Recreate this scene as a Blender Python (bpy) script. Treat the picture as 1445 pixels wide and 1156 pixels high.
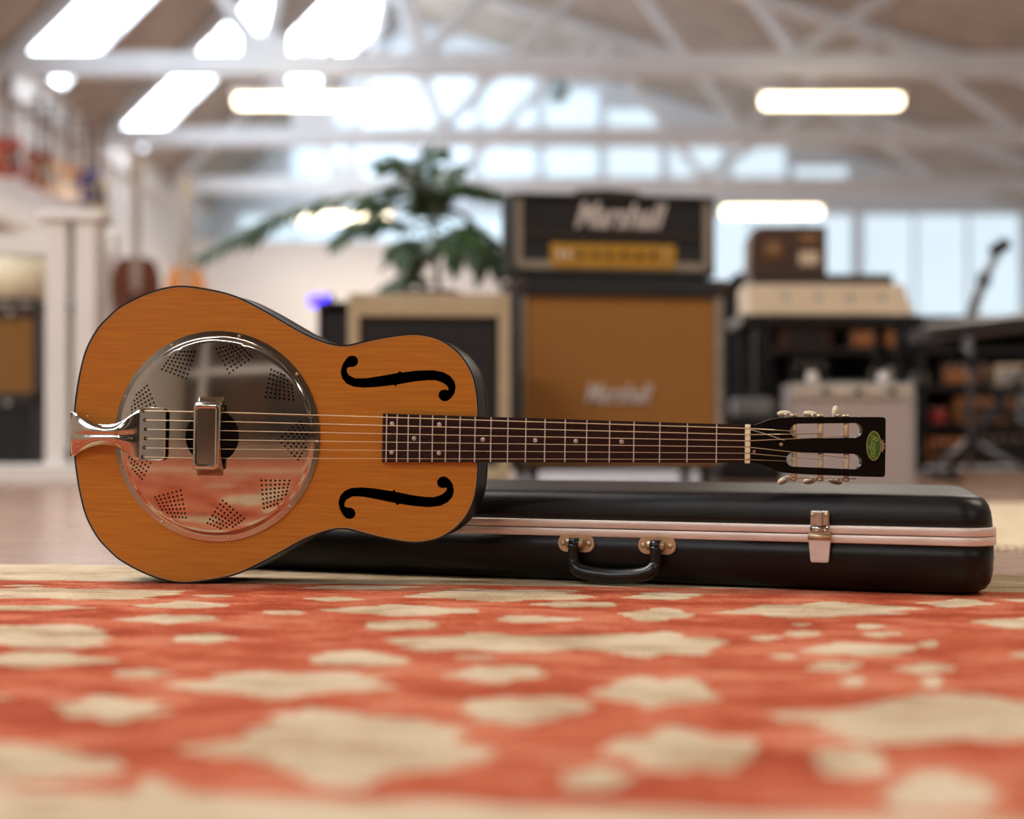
import bpy, bmesh, math, random
from mathutils import Vector, Matrix
from mathutils.geometry import delaunay_2d_cdt
random.seed(7)
for o in list(bpy.data.objects): bpy.data.objects.remove(o)
scene = bpy.context.scene
COL = scene.collection

# ------------------------------------------------------------------ camera
F = 2137.0                     # focal length in pixels of the 1445 x 1156 frame
CX, CY, HOR = 722.5, 578.0, 610.0
PITCH = math.atan((HOR-CY)/F)
RUG = 0.008                    # rug top above the floor
def raydir(px, py):
    xr, zr = (px-CX)/F, (CY-py)/F
    c, s = math.cos(PITCH), math.sin(PITCH)
    return Vector((xr, c - zr*s, s + zr*c))
# the guitar stands upright on the rug, right end 6 degrees nearer; its 632 mm scale length sets the distance
YAW = math.radians(6.0)
GEX, GEY = Vector((math.cos(YAW), -math.sin(YAW), 0)), Vector((math.sin(YAW), math.cos(YAW), 0))
def on_plane(px, py, p0, n):
    d = raydir(px, py); return d*(p0.dot(n)/d.dot(n))
_c = raydir(255, 824); _c = _c/_c.y
_len = (on_plane(1054.5, 626.5, _c, GEY)-on_plane(302, 614, _c, GEY)).length
GC = _c*(0.632/_len)           # contact point, relative to the camera
CAMZ = RUG - GC.z
CAM = Vector((0, 0, CAMZ))
GC = GC + CAM
def at(px, py, Y):
    d = raydir(px, py); return CAM + d*(Y/d.y)
def ground(px, py, z=RUG):
    d = raydir(px, py); return CAM + d*((z-CAMZ)/d.z)
cam_data = bpy.data.cameras.new('camera'); cam = bpy.data.objects.new('camera', cam_data); COL.objects.link(cam)
cam.location = CAM; cam.rotation_euler = (math.pi/2+PITCH, 0, 0)
cam_data.sensor_width = 36; cam_data.lens = 36*F/1445; cam_data.clip_start = 0.02
cam_data.dof.use_dof = True; cam_data.dof.focus_distance = GC.y-0.03; cam_data.dof.aperture_fstop = 2.3
scene.camera = cam

# ------------------------------------------------------------------ light and exposure
scene.view_settings.view_transform = 'Standard'; scene.view_settings.look = 'None'
scene.view_settings.gamma = 1; scene.view_settings.use_curve_mapping = False
scene.view_settings.exposure = 0.44
SKYLIGHT = 8.5                 # brightness of the daylight behind the skylight glass
GABLE = 0.70                   # daylight through the frosted end windows
TUBE = 5.0
LAMP_W = 62.0                 # watts of each suspended lamp
world = bpy.data.worlds.new('world'); scene.world = world; world.use_nodes = True
bg = world.node_tree.nodes['Background']; bg.inputs[0].default_value = (0.62, 0.74, 0.9, 1); bg.inputs[1].default_value = 0.6

# ------------------------------------------------------------------ materials
def lin(c):
    return tuple(((v/255)/12.92 if v/255 <= 0.04045 else ((v/255+0.055)/1.055)**2.4) for v in c) + (1,)
MATS = {}
def mat(name, rgb, rough=0.6, metal=0.0, var=0.12, scale=18, stretch=(1, 1, 1), bump=0.0, bscale=200, coat=0.0, rgb2=None, spec=0.5, coords='Object', detail=4, emit=None, estr=0, lo=0.35, hi=0.65):
    if name in MATS: return MATS[name]
    m = bpy.data.materials.new(name); m.use_nodes = True; nt = m.node_tree; N = nt.nodes; L = nt.links
    b = N['Principled BSDF']
    tc = N.new('ShaderNodeTexCoord'); mp = N.new('ShaderNodeMapping'); mp.inputs['Scale'].default_value = stretch
    L.new(tc.outputs[coords], mp.inputs['Vector'])
    no = N.new('ShaderNodeTexNoise'); no.inputs['Scale'].default_value = scale; no.inputs['Detail'].default_value = detail
    L.new(mp.outputs[0], no.inputs['Vector'])
    cr = N.new('ShaderNodeValToRGB'); cr.color_ramp.elements[0].position = lo; cr.color_ramp.elements[1].position = hi
    c = lin(rgb); c2 = lin(rgb2) if rgb2 else tuple(v*(1-2*var) for v in c[:3]) + (1,)
    cr.color_ramp.elements[0].color = c2; cr.color_ramp.elements[1].color = c
    L.new(no.outputs['Fac'], cr.inputs['Fac']); L.new(cr.outputs['Color'], b.inputs['Base Color'])
    b.inputs['Roughness'].default_value = rough; b.inputs['Metallic'].default_value = metal
    b.inputs['Coat Weight'].default_value = coat; b.inputs['Coat Roughness'].default_value = 0.12
    b.inputs['Specular IOR Level'].default_value = spec
    if bump:
        n2 = N.new('ShaderNodeTexNoise'); n2.inputs['Scale'].default_value = bscale; n2.inputs['Detail'].default_value = 3
        L.new(mp.outputs[0], n2.inputs['Vector'])
        bp = N.new('ShaderNodeBump'); bp.inputs['Strength'].default_value = bump; bp.inputs['Distance'].default_value = 0.002
        L.new(n2.outputs['Fac'], bp.inputs['Height']); L.new(bp.outputs[0], b.inputs['Normal'])
    if emit:
        b.inputs['Emission Color'].default_value = lin(emit); b.inputs['Emission Strength'].default_value = estr
    MATS[name] = m; return m

M = {}
M['top'] = mat('spruce_top', (200, 128, 30), 0.36, var=.1, scale=7, stretch=(2.2, 1, 42), coat=.35, rgb2=(186, 112, 22), detail=6)
M['side'] = mat('dark_side_wood', (16, 10, 8), 0.5, scale=10, spec=.15)
M['binding'] = mat('binding', (34, 26, 22), 0.35)
M['bindline'] = mat('binding_line', (186, 160, 118), 0.4)
M['nickel'] = mat('nickel_plate', (196, 188, 174), 0.09, 1.0, var=.03, scale=40)
M['nickel2'] = mat('worn_nickel', (204, 192, 174), 0.3, .8, var=.1, scale=60)
M['brass'] = mat('worn_brass', (214, 190, 156), 0.36, .7, var=.12, scale=90)
M['black'] = mat('black_lacquer', (7, 6, 6), 0.3, var=.1, spec=.25)
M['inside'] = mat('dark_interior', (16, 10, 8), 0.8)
M['rosewood'] = mat('rosewood', (50, 20, 14), 0.55, scale=12, stretch=(1, 1, 14), rgb2=(34, 13, 9), spec=.25)
M['neck'] = mat('neck_wood', (48, 24, 16), 0.3, coat=.4)
M['fret'] = mat('fret_wire', (224, 216, 204), 0.45, .55, var=.03)
M['string'] = mat('string_bronze', (240, 226, 190), 0.42, .7, var=.03)
M['pearl'] = mat('pearl_dot', (214, 200, 188), 0.35)
M['bone'] = mat('bone', (255, 246, 206), 0.45)
M['button'] = mat('cream_button', (226, 206, 170), 0.3)
M['green'] = mat('green_decal', (58, 112, 28), 0.5, var=.06)
M['gold'] = mat('gold_print', (206, 186, 110), 0.4, var=.05)
M['casevinyl'] = mat('case_vinyl', (13, 11, 11), 0.4, spec=.35, var=.15, scale=30, bump=.12, bscale=420)
M['alu'] = mat('aluminium_edge', (238, 222, 212), 0.42, 0.45, var=.06, scale=25, stretch=(1, 1, 6))
M['caseplastic'] = mat('black_plastic', (20, 19, 19), 0.3)
M['white'] = mat('white_paint', (232, 226, 220), 0.7, var=.04, scale=3)
M['tolex'] = mat('black_tolex', (22, 21, 22), 0.55, var=.2, scale=80)
M['tolexbrown'] = mat('brown_tolex', (62, 40, 30), 0.55, var=.15, scale=40)
M['steel'] = mat('dark_steel', (38, 38, 42), 0.4, .6)
M['greysteel'] = mat('grey_steel', (120, 122, 126), 0.4, .5)
M['truss'] = mat('white_painted_steel', (226, 230, 232), 0.6, var=.04, scale=2)

# ------------------------------------------------------------------ mesh helpers
def link(name, me, m, parent=None, smooth=False):
    o = bpy.data.objects.new(name, me); COL.objects.link(o)
    if m is not None and len(me.materials) == 0: me.materials.append(m)
    if parent is not None: o.parent = parent
    if smooth:
        for p in me.polygons: p.use_smooth = True
    return o
def mesh(name, vs, fs, m, parent=None, smooth=False):
    me = bpy.data.meshes.new(name); me.from_pydata([tuple(v) for v in vs], [], fs); me.update()
    return link(name, me, m, parent, smooth)
def bmobj(name, bm, m, parent=None, smooth=False):
    me = bpy.data.meshes.new(name); bmesh.ops.recalc_face_normals(bm, faces=bm.faces); bm.to_mesh(me); bm.free()
    return link(name, me, m, parent, smooth)
def add_box(bm, c, s, bev=0.0, rot=None, seg=2):
    r = bmesh.ops.create_cube(bm, size=1.0); vs = r['verts']
    bmesh.ops.scale(bm, vec=s, verts=vs)
    if bev > 0:
        es = list({e for v in vs for e in v.link_edges})
        r2 = bmesh.ops.bevel(bm, geom=es, offset=bev, segments=seg, affect='EDGES', profile=.5)
        vs = list({v for f in r2['faces'] for v in f.verts} | {v for v in vs if v.is_valid})
    if rot is not None: bmesh.ops.transform(bm, matrix=rot, verts=vs)
    bmesh.ops.translate(bm, vec=c, verts=vs)
    return vs
def box(name, c, s, m, parent=None, bev=0.0, rot=None, seg=2):
    bm = bmesh.new(); add_box(bm, c, s, bev, rot, seg); return bmobj(name, bm, m, parent)
def boxes(name, lst, m, parent=None, bev=0.0):
    bm = bmesh.new()
    for c, s in lst: add_box(bm, c, s, bev)
    return bmobj(name, bm, m, parent)
def frame_of(d):
    d = d.normalized(); a = Vector((0, 0, 1)) if abs(d.z) < .9 else Vector((1, 0, 0))
    u = d.cross(a).normalized(); return u, d.cross(u).normalized()
def tube_geo(pts, rad, n=8, squash=None):
    pts = [Vector(p) for p in pts]; vs, fs = [], []
    if not isinstance(rad, (list, tuple)): rad = [rad]*len(pts)
    u = None
    for i, p in enumerate(pts):
        d = (pts[min(i+1, len(pts)-1)]-pts[max(i-1, 0)]).normalized()
        if u is None: u, w = frame_of(d)
        else:
            u = (u - d*u.dot(d)).normalized(); w = d.cross(u)
        for k in range(n):
            a = 2*math.pi*k/n; q = u*math.cos(a)*rad[i] + w*math.sin(a)*rad[i]
            vs.append(p+q)
    for i in range(len(pts)-1):
        for k in range(n):
            fs.append((i*n+k, i*n+(k+1) % n, (i+1)*n+(k+1) % n, (i+1)*n+k))
    fs.append(tuple(range(n))[::-1]); fs.append(tuple((len(pts)-1)*n+k for k in range(n)))
    return vs, fs
def tube(name, pts, rad, m, parent=None, n=8, smooth=True):
    vs, fs = tube_geo(pts, rad, n); o = mesh(name, vs, fs, m, parent, smooth)
    for p in list(o.data.polygons)[-2:]: p.use_smooth = False
    return o
def lathe_geo(prof, n=24):
    vs, fs = [], []
    for r, z in prof:
        for k in range(n):
            a = 2*math.pi*k/n; vs.append(Vector((r*math.cos(a), r*math.sin(a), z)))
    for i in range(len(prof)-1):
        for k in range(n): fs.append((i*n+k, i*n+(k+1) % n, (i+1)*n+(k+1) % n, (i+1)*n+k))
    fs.append(tuple(range(n))[::-1]); fs.append(tuple((len(prof)-1)*n+k for k in range(n)))
    return vs, fs
def lathe(name, prof, m, parent=None, loc=(0, 0, 0), rot=None, n=24, smooth=True):
    vs, fs = lathe_geo(prof, n)
    if rot is not None: vs = [rot @ v for v in vs]
    vs = [v+Vector(loc) for v in vs]
    return mesh(name, vs, fs, m, parent, smooth)
def prism(name, poly, y0, y1, m, parent=None, bev=0.0):
    """polygon in local x,z extruded along y"""
    bm = bmesh.new(); v = [bm.verts.new((p[0], y0, p[1])) for p in poly]; f = bm.faces.new(v)
    r = bmesh.ops.extrude_face_region(bm, geom=[f])
    bmesh.ops.translate(bm, vec=(0, y1-y0, 0), verts=[g for g in r['geom'] if isinstance(g, bmesh.types.BMVert)])
    if bev: bmesh.ops.bevel(bm, geom=[e for e in bm.edges if abs(e.verts[0].co.y-e.verts[1].co.y) < 1e-7], offset=bev, segments=2, affect='EDGES')
    return bmobj(name, bm, m, parent)
def cr_curve(pts, sub=6, closed=True):
    n = len(pts); out = []
    rng = range(n) if closed else range(n-1)
    for i in rng:
        if closed: p = [pts[(i+k-1) % n] for k in range(4)]
        else: p = [pts[max(0, min(n-1, i+k-1))] for k in range(4)]
        for s in range(sub):
            t = s/sub
            out.append(tuple(.5*((2*p[1][k])+(-p[0][k]+p[2][k])*t+(2*p[0][k]-5*p[1][k]+4*p[2][k]-p[3][k])*t*t+(-p[0][k]+3*p[1][k]-3*p[2][k]+p[3][k])*t**3) for k in range(len(p[0]))))
    if not closed: out.append(tuple(pts[-1]))
    return out
def inside(pt, poly):
    x, y = pt; c = False; j = len(poly)-1
    for i in range(len(poly)):
        xi, yi = poly[i]; xj, yj = poly[j]
        if (yi > y) != (yj > y) and x < (xj-xi)*(y-yi)/(yj-yi)+xi: c = not c
        j = i
    return c
def cdt_plate(outer, holes, extra=()):
    """triangulated plate: outline minus holes; returns 2d verts, triangles"""
    vs, es = [], []
    for loop in [outer]+list(holes):
        b = len(vs); vs += [Vector(p) for p in loop]
        es += [(b+i, b+(i+1) % len(loop)) for i in range(len(loop))]
    vs += [Vector(p) for p in extra]
    ov, oe, of, *_ = delaunay_2d_cdt(vs, es, [], 0, 1e-7)
    bbs = [(min(p[0] for p in h), max(p[0] for p in h), min(p[1] for p in h), max(p[1] for p in h)) for h in holes]
    keep = []
    for f in of:
        c = ((ov[f[0]].x+ov[f[1]].x+ov[f[2]].x)/3, (ov[f[0]].y+ov[f[1]].y+ov[f[2]].y)/3)
        if not inside(c, outer): continue
        if any(b[0] <= c[0] <= b[1] and b[2] <= c[1] <= b[3] and inside(c, h) for b, h in zip(bbs, holes)): continue
        keep.append(tuple(f))
    return [tuple(v) for v in ov], keep
def plate(name, outer, holes, y0, y1, m, parent=None, extra=()):
    """plate with holes, face at y0 (towards the viewer), back at y1, with walls round outline and holes"""
    v2, f2 = cdt_plate(outer, holes, extra); n = len(v2)
    vs = [(x, y0, z) for x, z in v2]+[(x, y1, z) for x, z in v2]
    fs = [f for f in f2]+[tuple(i+n for i in f[::-1]) for f in f2]
    cnt = {}
    for f in f2:
        for a, b in ((f[0], f[1]), (f[1], f[2]), (f[2], f[0])):
            cnt.setdefault((min(a, b), max(a, b)), []).append((a, b))
    for k, l in cnt.items():
        if len(l) == 1: a, b = l[0]; fs.append((b, a, a+n, b+n))
    o = mesh(name, vs, fs, m, parent)
    bm = bmesh.new(); bm.from_mesh(o.data); bmesh.ops.recalc_face_normals(bm, faces=bm.faces); bm.to_mesh(o.data); bm.free()
    return o
def text(name, body, size, m, parent, mtx, shear=0.0, bold=0.0, depth=0.001, sx=1.0):
    cu = bpy.data.curves.new(name, 'FONT'); cu.body = body; cu.size = size; cu.shear = shear; cu.offset = bold
    cu.align_x = 'CENTER'; cu.align_y = 'CENTER'; cu.extrude = depth; cu.resolution_u = 3
    t = bpy.data.objects.new(name, cu); COL.objects.link(t)
    dg = bpy.context.evaluated_depsgraph_get(); me = bpy.data.meshes.new_from_object(t.evaluated_get(dg))
    bpy.data.objects.remove(t); bpy.data.curves.remove(cu)
    me.transform(Matrix.Diagonal((sx, 1, 1, 1))); me.transform(mtx); me.materials.clear(); me.materials.append(m)
    return link(name, me, m, parent)
FRONT = Matrix.Rotation(math.pi/2, 4, 'X')      # text lying in x,z, read from -y
def empty(name, loc, label=None, cat=None, rz=0.0, group=None):
    o = bpy.data.objects.new(name, None); COL.objects.link(o); o.location = loc; o.rotation_euler = (0, 0, rz)
    o.empty_display_size = .05
    tag(o, label, cat, group); return o
def tag(o, label=None, cat=None, group=None, kind=None):
    if label: o['label'] = label
    if cat: o['category'] = cat
    if group: o['group'] = group
    if kind: o['kind'] = kind
    return o
def struct(o, label=None):
    o['kind'] = 'structure'
    if label: o['label'] = label
    return o
def circle(cx, cy, r, n): return [(cx+r*math.cos(2*math.pi*k/n), cy+r*math.sin(2*math.pi*k/n)) for k in range(n)]

# ================================================================== the setting
XL, XR, YR, YF = -5.4, 9.25, -7.0, 27.0
EAVE = 4.0+CAMZ
RX, RZ = -1.95, 7.45+CAMZ
M['floorwood'] = mat('floor_boards', (176, 140, 116), 0.25, var=.15, scale=3, stretch=(1, 9, 1), rgb2=(150, 112, 90))
M['farwall'] = mat('pale_blue_wall', (228, 238, 245), 0.8, var=.03, scale=.6)
M['leftwall'] = mat('left_wall_paint', (222, 214, 206), 0.8, var=.05, scale=.8)
M['rearwall'] = mat('rear_wall_boards', (92, 66, 48), 0.8, var=.3, scale=1.2, stretch=(1, 1, .4))
M['roof'] = mat('roof_boards', (178, 162, 146), 0.8, var=.1, scale=2)
M['warmwall'] = mat('warm_grey_wall', (216, 208, 200), 0.8, var=.03, scale=.7)
struct(box('floor', ((XL+XR)/2, (YR+YF)/2, -.05), (XR-XL+.4, YF-YR+.4, .1), M['floorwood']))
struct(box('wall_left', (XL-.1, (YR+YF)/2, EAVE/2), (.2, YF-YR+.4, EAVE), M['leftwall']))
struct(box('wall_right', (XR+.1, (YR+YF)/2, EAVE/2), (.2, YF-YR+.4, EAVE), M['leftwall']))
# rear wall with gable
gable = [(XL, 0), (XR, 0), (XR, EAVE), (RX, RZ), (XL, EAVE)]
struct(prism('wall_rear', gable, YR-.2, YR, M['rearwall']))
M['addeddark'] = mat('added_dark', (46, 34, 28), 0.7)  # unseen posts, rail and counter added for the cover plate to mirror
for k in range(6): struct(box('trim_%d' % (40+k), (-4.6+k*2.6, YR+.08, 1.9), (.28, .16, 3.8), M['addeddark'] if k % 2 else M['white']))
struct(box('trim_46', (1.9, YR+.1, 2.35), (14.4, .2, .25), M['white']))
struct(box('added_counter', (1.6, YR+1.2, .5), (7.0, .6, 1.0), M['addeddark'], bev=.02))
# far wall: painted gable with frosted windows let into it
WIN = []
def rect(x0, x1, z0, z1): return [(x0, z0), (x1, z0), (x1, z1), (x0, z1)]
def roof_z(x): return min(EAVE+(x-XL)*(RZ-EAVE)/(RX-XL), RZ-(x-RX)*(RZ-EAVE)/(XR-RX))
for k in range(9):
    x0 = -3.95+k*1.12; x1 = x0+1.02; z1 = min(roof_z(x0), roof_z(x1))-.2
    if z1 > 4.75: WIN.append((x0, x1, 4.42, z1))
for x0, x1 in ((.35, 3.2), (3.35, 6.1), (6.25, 9.1)): WIN.append((x0, x1, 1.6, 4.12))
WIN.append((-4.9, .2, 3.4, 4.12))  # extra windows, added and enlarged so glowing panes lighten the far wall
fw = plate('wall_far', gable, [rect(*w) for w in WIN], YF, YF+.2, M['farwall']); struct(fw)
M['frost'] = mat('frosted_daylight', (196, 216, 226), 0.5, var=.02, scale=.5, emit=(204, 224, 236), estr=GABLE)
M['skyglass'] = mat('skylight_daylight', (240, 246, 250), 0.5, var=.01, scale=.5, emit=(228, 240, 255), estr=SKYLIGHT)
nwin = 0
for x0, x1, z0, z1 in WIN:
    nwin += 1
    w = empty('window_%d' % nwin, ((x0+x1)/2, YF+.08, z0)); struct(w)
    n = max(1, round((x1-x0)/1.0)); ww = (x1-x0)/n; h = z1-z0
    for k in range(n):
        box('pane', (-(x1-x0)/2+ww*(k+.5), .0, h/2), (ww-.07, .02, h-.08), M['frost'], w)
    for k in range(n+1): box('mullion', (-(x1-x0)/2+ww*k, -.03, h/2), (.05, .05, h), M['truss'], w)
    for z in (0, h): box('window_rail', (0, -.03, z), (x1-x0+.07, .08, .08), M['truss'], w)
# roof: steep slope on the left carries the skylights, shallow slope on the right
SL = (RZ-EAVE)/(RX-XL); SLN = math.hypot(1, SL)
SKY = [(y, y+1.75) for y in (-4.0, 0.1, 4.15, 8.2, 12.25, 16.2, 20.15)]+[(22.9, 26.4)]
X0S, X1S = XL+.06, -3.35
def x_lo(b): return X0S if b < 24 else -3.65
def slope_pt(x, off=0): return (x-off*SL/SLN, EAVE+(x-XL)*SL+off/SLN)
bm = bmesh.new()
def quad(bm, x0, x1, y0, y1):
    p = []
    for off in (0, .12):
        for x, y in ((x0, y0), (x1, y0), (x1, y1), (x0, y1)):
            a = slope_pt(x, off); p.append(bm.verts.new((a[0], y, a[1])))
    for f in ((0, 1, 2, 3), (7, 6, 5, 4), (0, 4, 5, 1), (1, 5, 6, 2), (2, 6, 7, 3), (3, 7, 4, 0)): bm.faces.new([p[i] for i in f])
ys = YR-.2
for a, b in SKY:
    quad(bm, XL-.2, RX, ys, a); quad(bm, XL-.2, x_lo(b), a, b); quad(bm, X1S if b < 24 else -2.2, RX, a, b); ys = b
quad(bm, XL-.2, RX, ys, YF+.2)
struct(bmobj('ceiling', bm, M['roof']))
sr = (RZ-EAVE)/(XR-RX)
rr = prism('ceiling', [(RX, RZ), (XR+.3, EAVE-.3*sr), (XR+.3, EAVE-.3*sr+.12), (RX, RZ+.12)], YR-.2, YF+.2, M['roof']); struct(rr)
for a, b in SKY:
    nwin += 1
    x1 = X1S if b < 24 else -2.2
    w = empty('window_%d' % nwin, (0, 0, 0)); struct(w)
    X0 = x_lo(b); k = 3; step = (x1-X0)/k
    def strip(name, xa, xb, ya, yb, o0, o1, m):
        bmx = bmesh.new(); p = []
        for off in (o0, o1):
            for x, y in ((xa, ya), (xb, ya), (xb, yb), (xa, yb)):
                q = slope_pt(x, off); p.append(bmx.verts.new((q[0], y, q[1])))
        for f in ((0, 1, 2, 3), (7, 6, 5, 4), (0, 4, 5, 1), (1, 5, 6, 2), (2, 6, 7, 3), (3, 7, 4, 0)): bmx.faces.new([p[i] for i in f])
        return bmobj(name, bmx, m, w)
    for j in range(k):
        strip('pane', X0+step*j+.012, X0+step*(j+1)-.012, a+.05, b-.05, .05, .07, M['skyglass'])
        if j: strip('glazing_bar', X0+step*j-.02, X0+step*j+.02, a, b, .02, .1, M['truss'])
    strip('window_frame', X0-.03, X0+.015, a, b, 0, .12, M['truss']); strip('window_frame', x1-.03, x1+.03, a, b, 0, .12, M['truss'])
    strip('window_frame', X0, x1, a, a+.05, 0, .12, M['truss']); strip('window_frame', X0, x1, b-.05, b, 0, .12, M['truss'])
# roof trusses
def beam(name, p, q, w, h, parent):
    p, q = Vector(p), Vector(q); d = q-p; bmx = bmesh.new()
    ang = math.atan2(d.z, d.x)
    add_box(bmx, (p+q)/2, (d.length, w, h), .01, Matrix.Rotation(-ang, 4, 'Y'))
    return bmobj(name, bmx, M['truss'], parent)
def right_z(x): return RZ-(x-RX)*sr
def left_z(x): return EAVE+(x-XL)*SL
tn = {15.95: 'front most white steel roof truss over the pair of hanging lamps', 19.85: 'middle white steel roof truss between the two lit skylights', 23.75: 'rear most white steel roof truss before the pale end wall',
      12.3: 'white steel roof truss above the amplifiers', 8.7: 'white steel roof truss over the shop floor', 4.9: 'white steel roof truss behind the rug', 1.1: 'white steel roof truss right above the rug', -2.7: 'white steel roof truss behind the camera end'}
for y in (-2.7, 1.1, 4.9, 8.7, 12.3, 15.95, 19.85, 23.75):
    t = empty('roof_truss', (0, y, EAVE), tn[y], 'truss', group='white roof trusses')
    z = lambda v: v-EAVE
    beam('bottom_chord', (XL+.02, 0, -.12), (XR-.02, 0, -.12), .16, .24, t)
    beam('top_chord', (XL+.05, 0, z(left_z(XL+.05))-.14), (RX, 0, z(RZ)-.14), .12, .16, t)
    beam('top_chord', (RX, 0, z(RZ)-.14), (XR-.05, 0, z(right_z(XR-.05))-.1), .12, .16, t)
    beam('web_strut', (-2.6, 0, 0), (-3.75, 0, z(left_z(-3.75))-.15), .1, .14, t)
    beam('web_strut', (-2.6, 0, 0), (RX, 0, z(RZ)-.2), .1, .12, t)
    beam('web_strut', (-.9, 0, 0), (1.3, 0, z(right_z(1.3))-.15), .1, .12, t)
    beam('web_strut', (-.9, 0, 0), (RX, 0, z(RZ)-.2), .08, .1, t)
    beam('web_strut', (3.0, 0, 0), (1.3, 0, z(right_z(1.3))-.15), .1, .12, t)
    beam('web_strut', (3.0, 0, 0), (4.9, 0, z(right_z(4.9))-.12), .1, .12, t)
    beam('web_strut', (6.6, 0, 0), (4.9, 0, z(right_z(4.9))-.12), .1, .12, t)
    box('gusset_plate', (-2.6, -.08, 0), (.55, .02, .36), M['truss'], t)
# ledge (cornice) on the left wall, columns, arched dark shutters under it
struct(box('trim_1', (XL+.12, 14.0, 2.42), (.24, 25.6, .22), M['white'], bev=.03))
struct(box('trim_2', (XL+.02, 14.0, EAVE-.32), (.06, 25.6, .2), M['white'], bev=.02))
M['shutter'] = mat('dark_shutter', (66, 58, 54), 0.6)
def arch_window(y, k):
    w = empty('window_%d' % k, (XL+.02, y, 1.25)); struct(w)
    W, H = .95, 1.0
    prof = [(-W/2, 0), (W/2, 0), (W/2, H-W/2)]+[(W/2*math.cos(a), H-W/2+W/2*math.sin(a)) for a in [math.pi*j/10 for j in range(1, 10)]]+[(-W/2, H-W/2)]
    v = [(0, -p[0], p[1]) for p in prof]+[(.04, -p[0], p[1]) for p in prof]; n = len(prof)
    mesh('shutter_panel', v, [tuple(range(n)), tuple(range(n, 2*n))[::-1]]+[(i, (i+1) % n, n+(i+1) % n, n+i) for i in range(n)], M['shutter'], w)
    for j in range(8): box('slat', (.055, 0, .07+j*.075), (.03, W-.08, .035), M['steel'], w)
    tube('arch_moulding', [(.04, -p[0]*1.06, p[1]*1.03) for p in prof[1:]+prof[:1]], .05, M['white'], w, 8)
for i, y in enumerate((15.2, 16.9, 19.6, 21.8)): arch_window(y, nwin+1+i)
nwin += 4
for y in (14.3, 16.05, 18.4, 20.6, 23): struct(box('trim_%d' % (3+int(y)), (XL+.1, y, 1.18), (.2, .34, 2.3), M['white'], bev=.02))
# far warm grey partition at the end on the left
struct(box('wall_partition', (-2.55, 24.6, 1.65), (5.5, .15, 3.3), M['warmwall']))

# ------------------------------------------------------------------ suspended lamps
M['tube'] = mat('lamp_diffuser', (255, 246, 226), 0.5, var=.01, emit=(255, 240, 206), estr=TUBE)
def lamp(x, y, z, L, label):
    t = empty('hanging_lamp', (x, y, z), label, 'lamp', group='long hanging lamps')
    bmx = bmesh.new(); add_box(bmx, (0, 0, .09), (L+.04, .16, .07), .015); bmobj('housing', bmx, M['white'], t)
    bmx = bmesh.new(); add_box(bmx, (0, 0, 0), (L, .15, .12), .05, seg=4); bmobj('diffuser', bmx, M['tube'], t, True)
    for s in (-.4, .4):
        zt = left_z(x) if x < RX else right_z(x)
        tube('suspension_rod', [(s*L, 0, .12), (s*L, 0, zt-z-.02)], .004, M['truss'], t, 6)
    for zz, rx, en in ((-.075, 0, LAMP_W),):
        ld = bpy.data.lights.new('lamp_light', 'AREA'); ld.shape = 'RECTANGLE'; ld.size = L; ld.size_y = .16; ld.energy = en; ld.color = (1, .92, .80)
        lo = bpy.data.objects.new('lamp_light', ld); COL.objects.link(lo); lo.parent = t; lo.location = (0, 0, zz); lo.rotation_euler = (rx, 0, 0)
LZ = 3.35+CAMZ
for x, y, l in ((-2.1, 15.3, 'long white lamp hanging in front of the two skylights'), (3.24, 15.3, 'long white lamp hanging under the brown roof boards'),
                (3.75, 21.8, 'long white lamp hanging above the wooden radio'), (-2.5, 22.5, 'long white lamp hanging behind the palm fronds'),
                (-2.1, 8.9, 'long white lamp over the amplifiers near the left wall'), (3.3, 8.9, 'long white lamp over the keyboards'),
                (-2.1, 2.5, 'long white lamp over the rug near the left wall'), (3.3, 2.5, 'long white lamp over the rug near the right wall'),
                (-2.1, -3.6, 'long white lamp behind the rug near the left wall'), (3.3, -3.6, 'long white lamp behind the rug near the right wall')):
    lamp(x, y, LZ if y < 20 else 3.18+CAMZ, 1.42, l)

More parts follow.
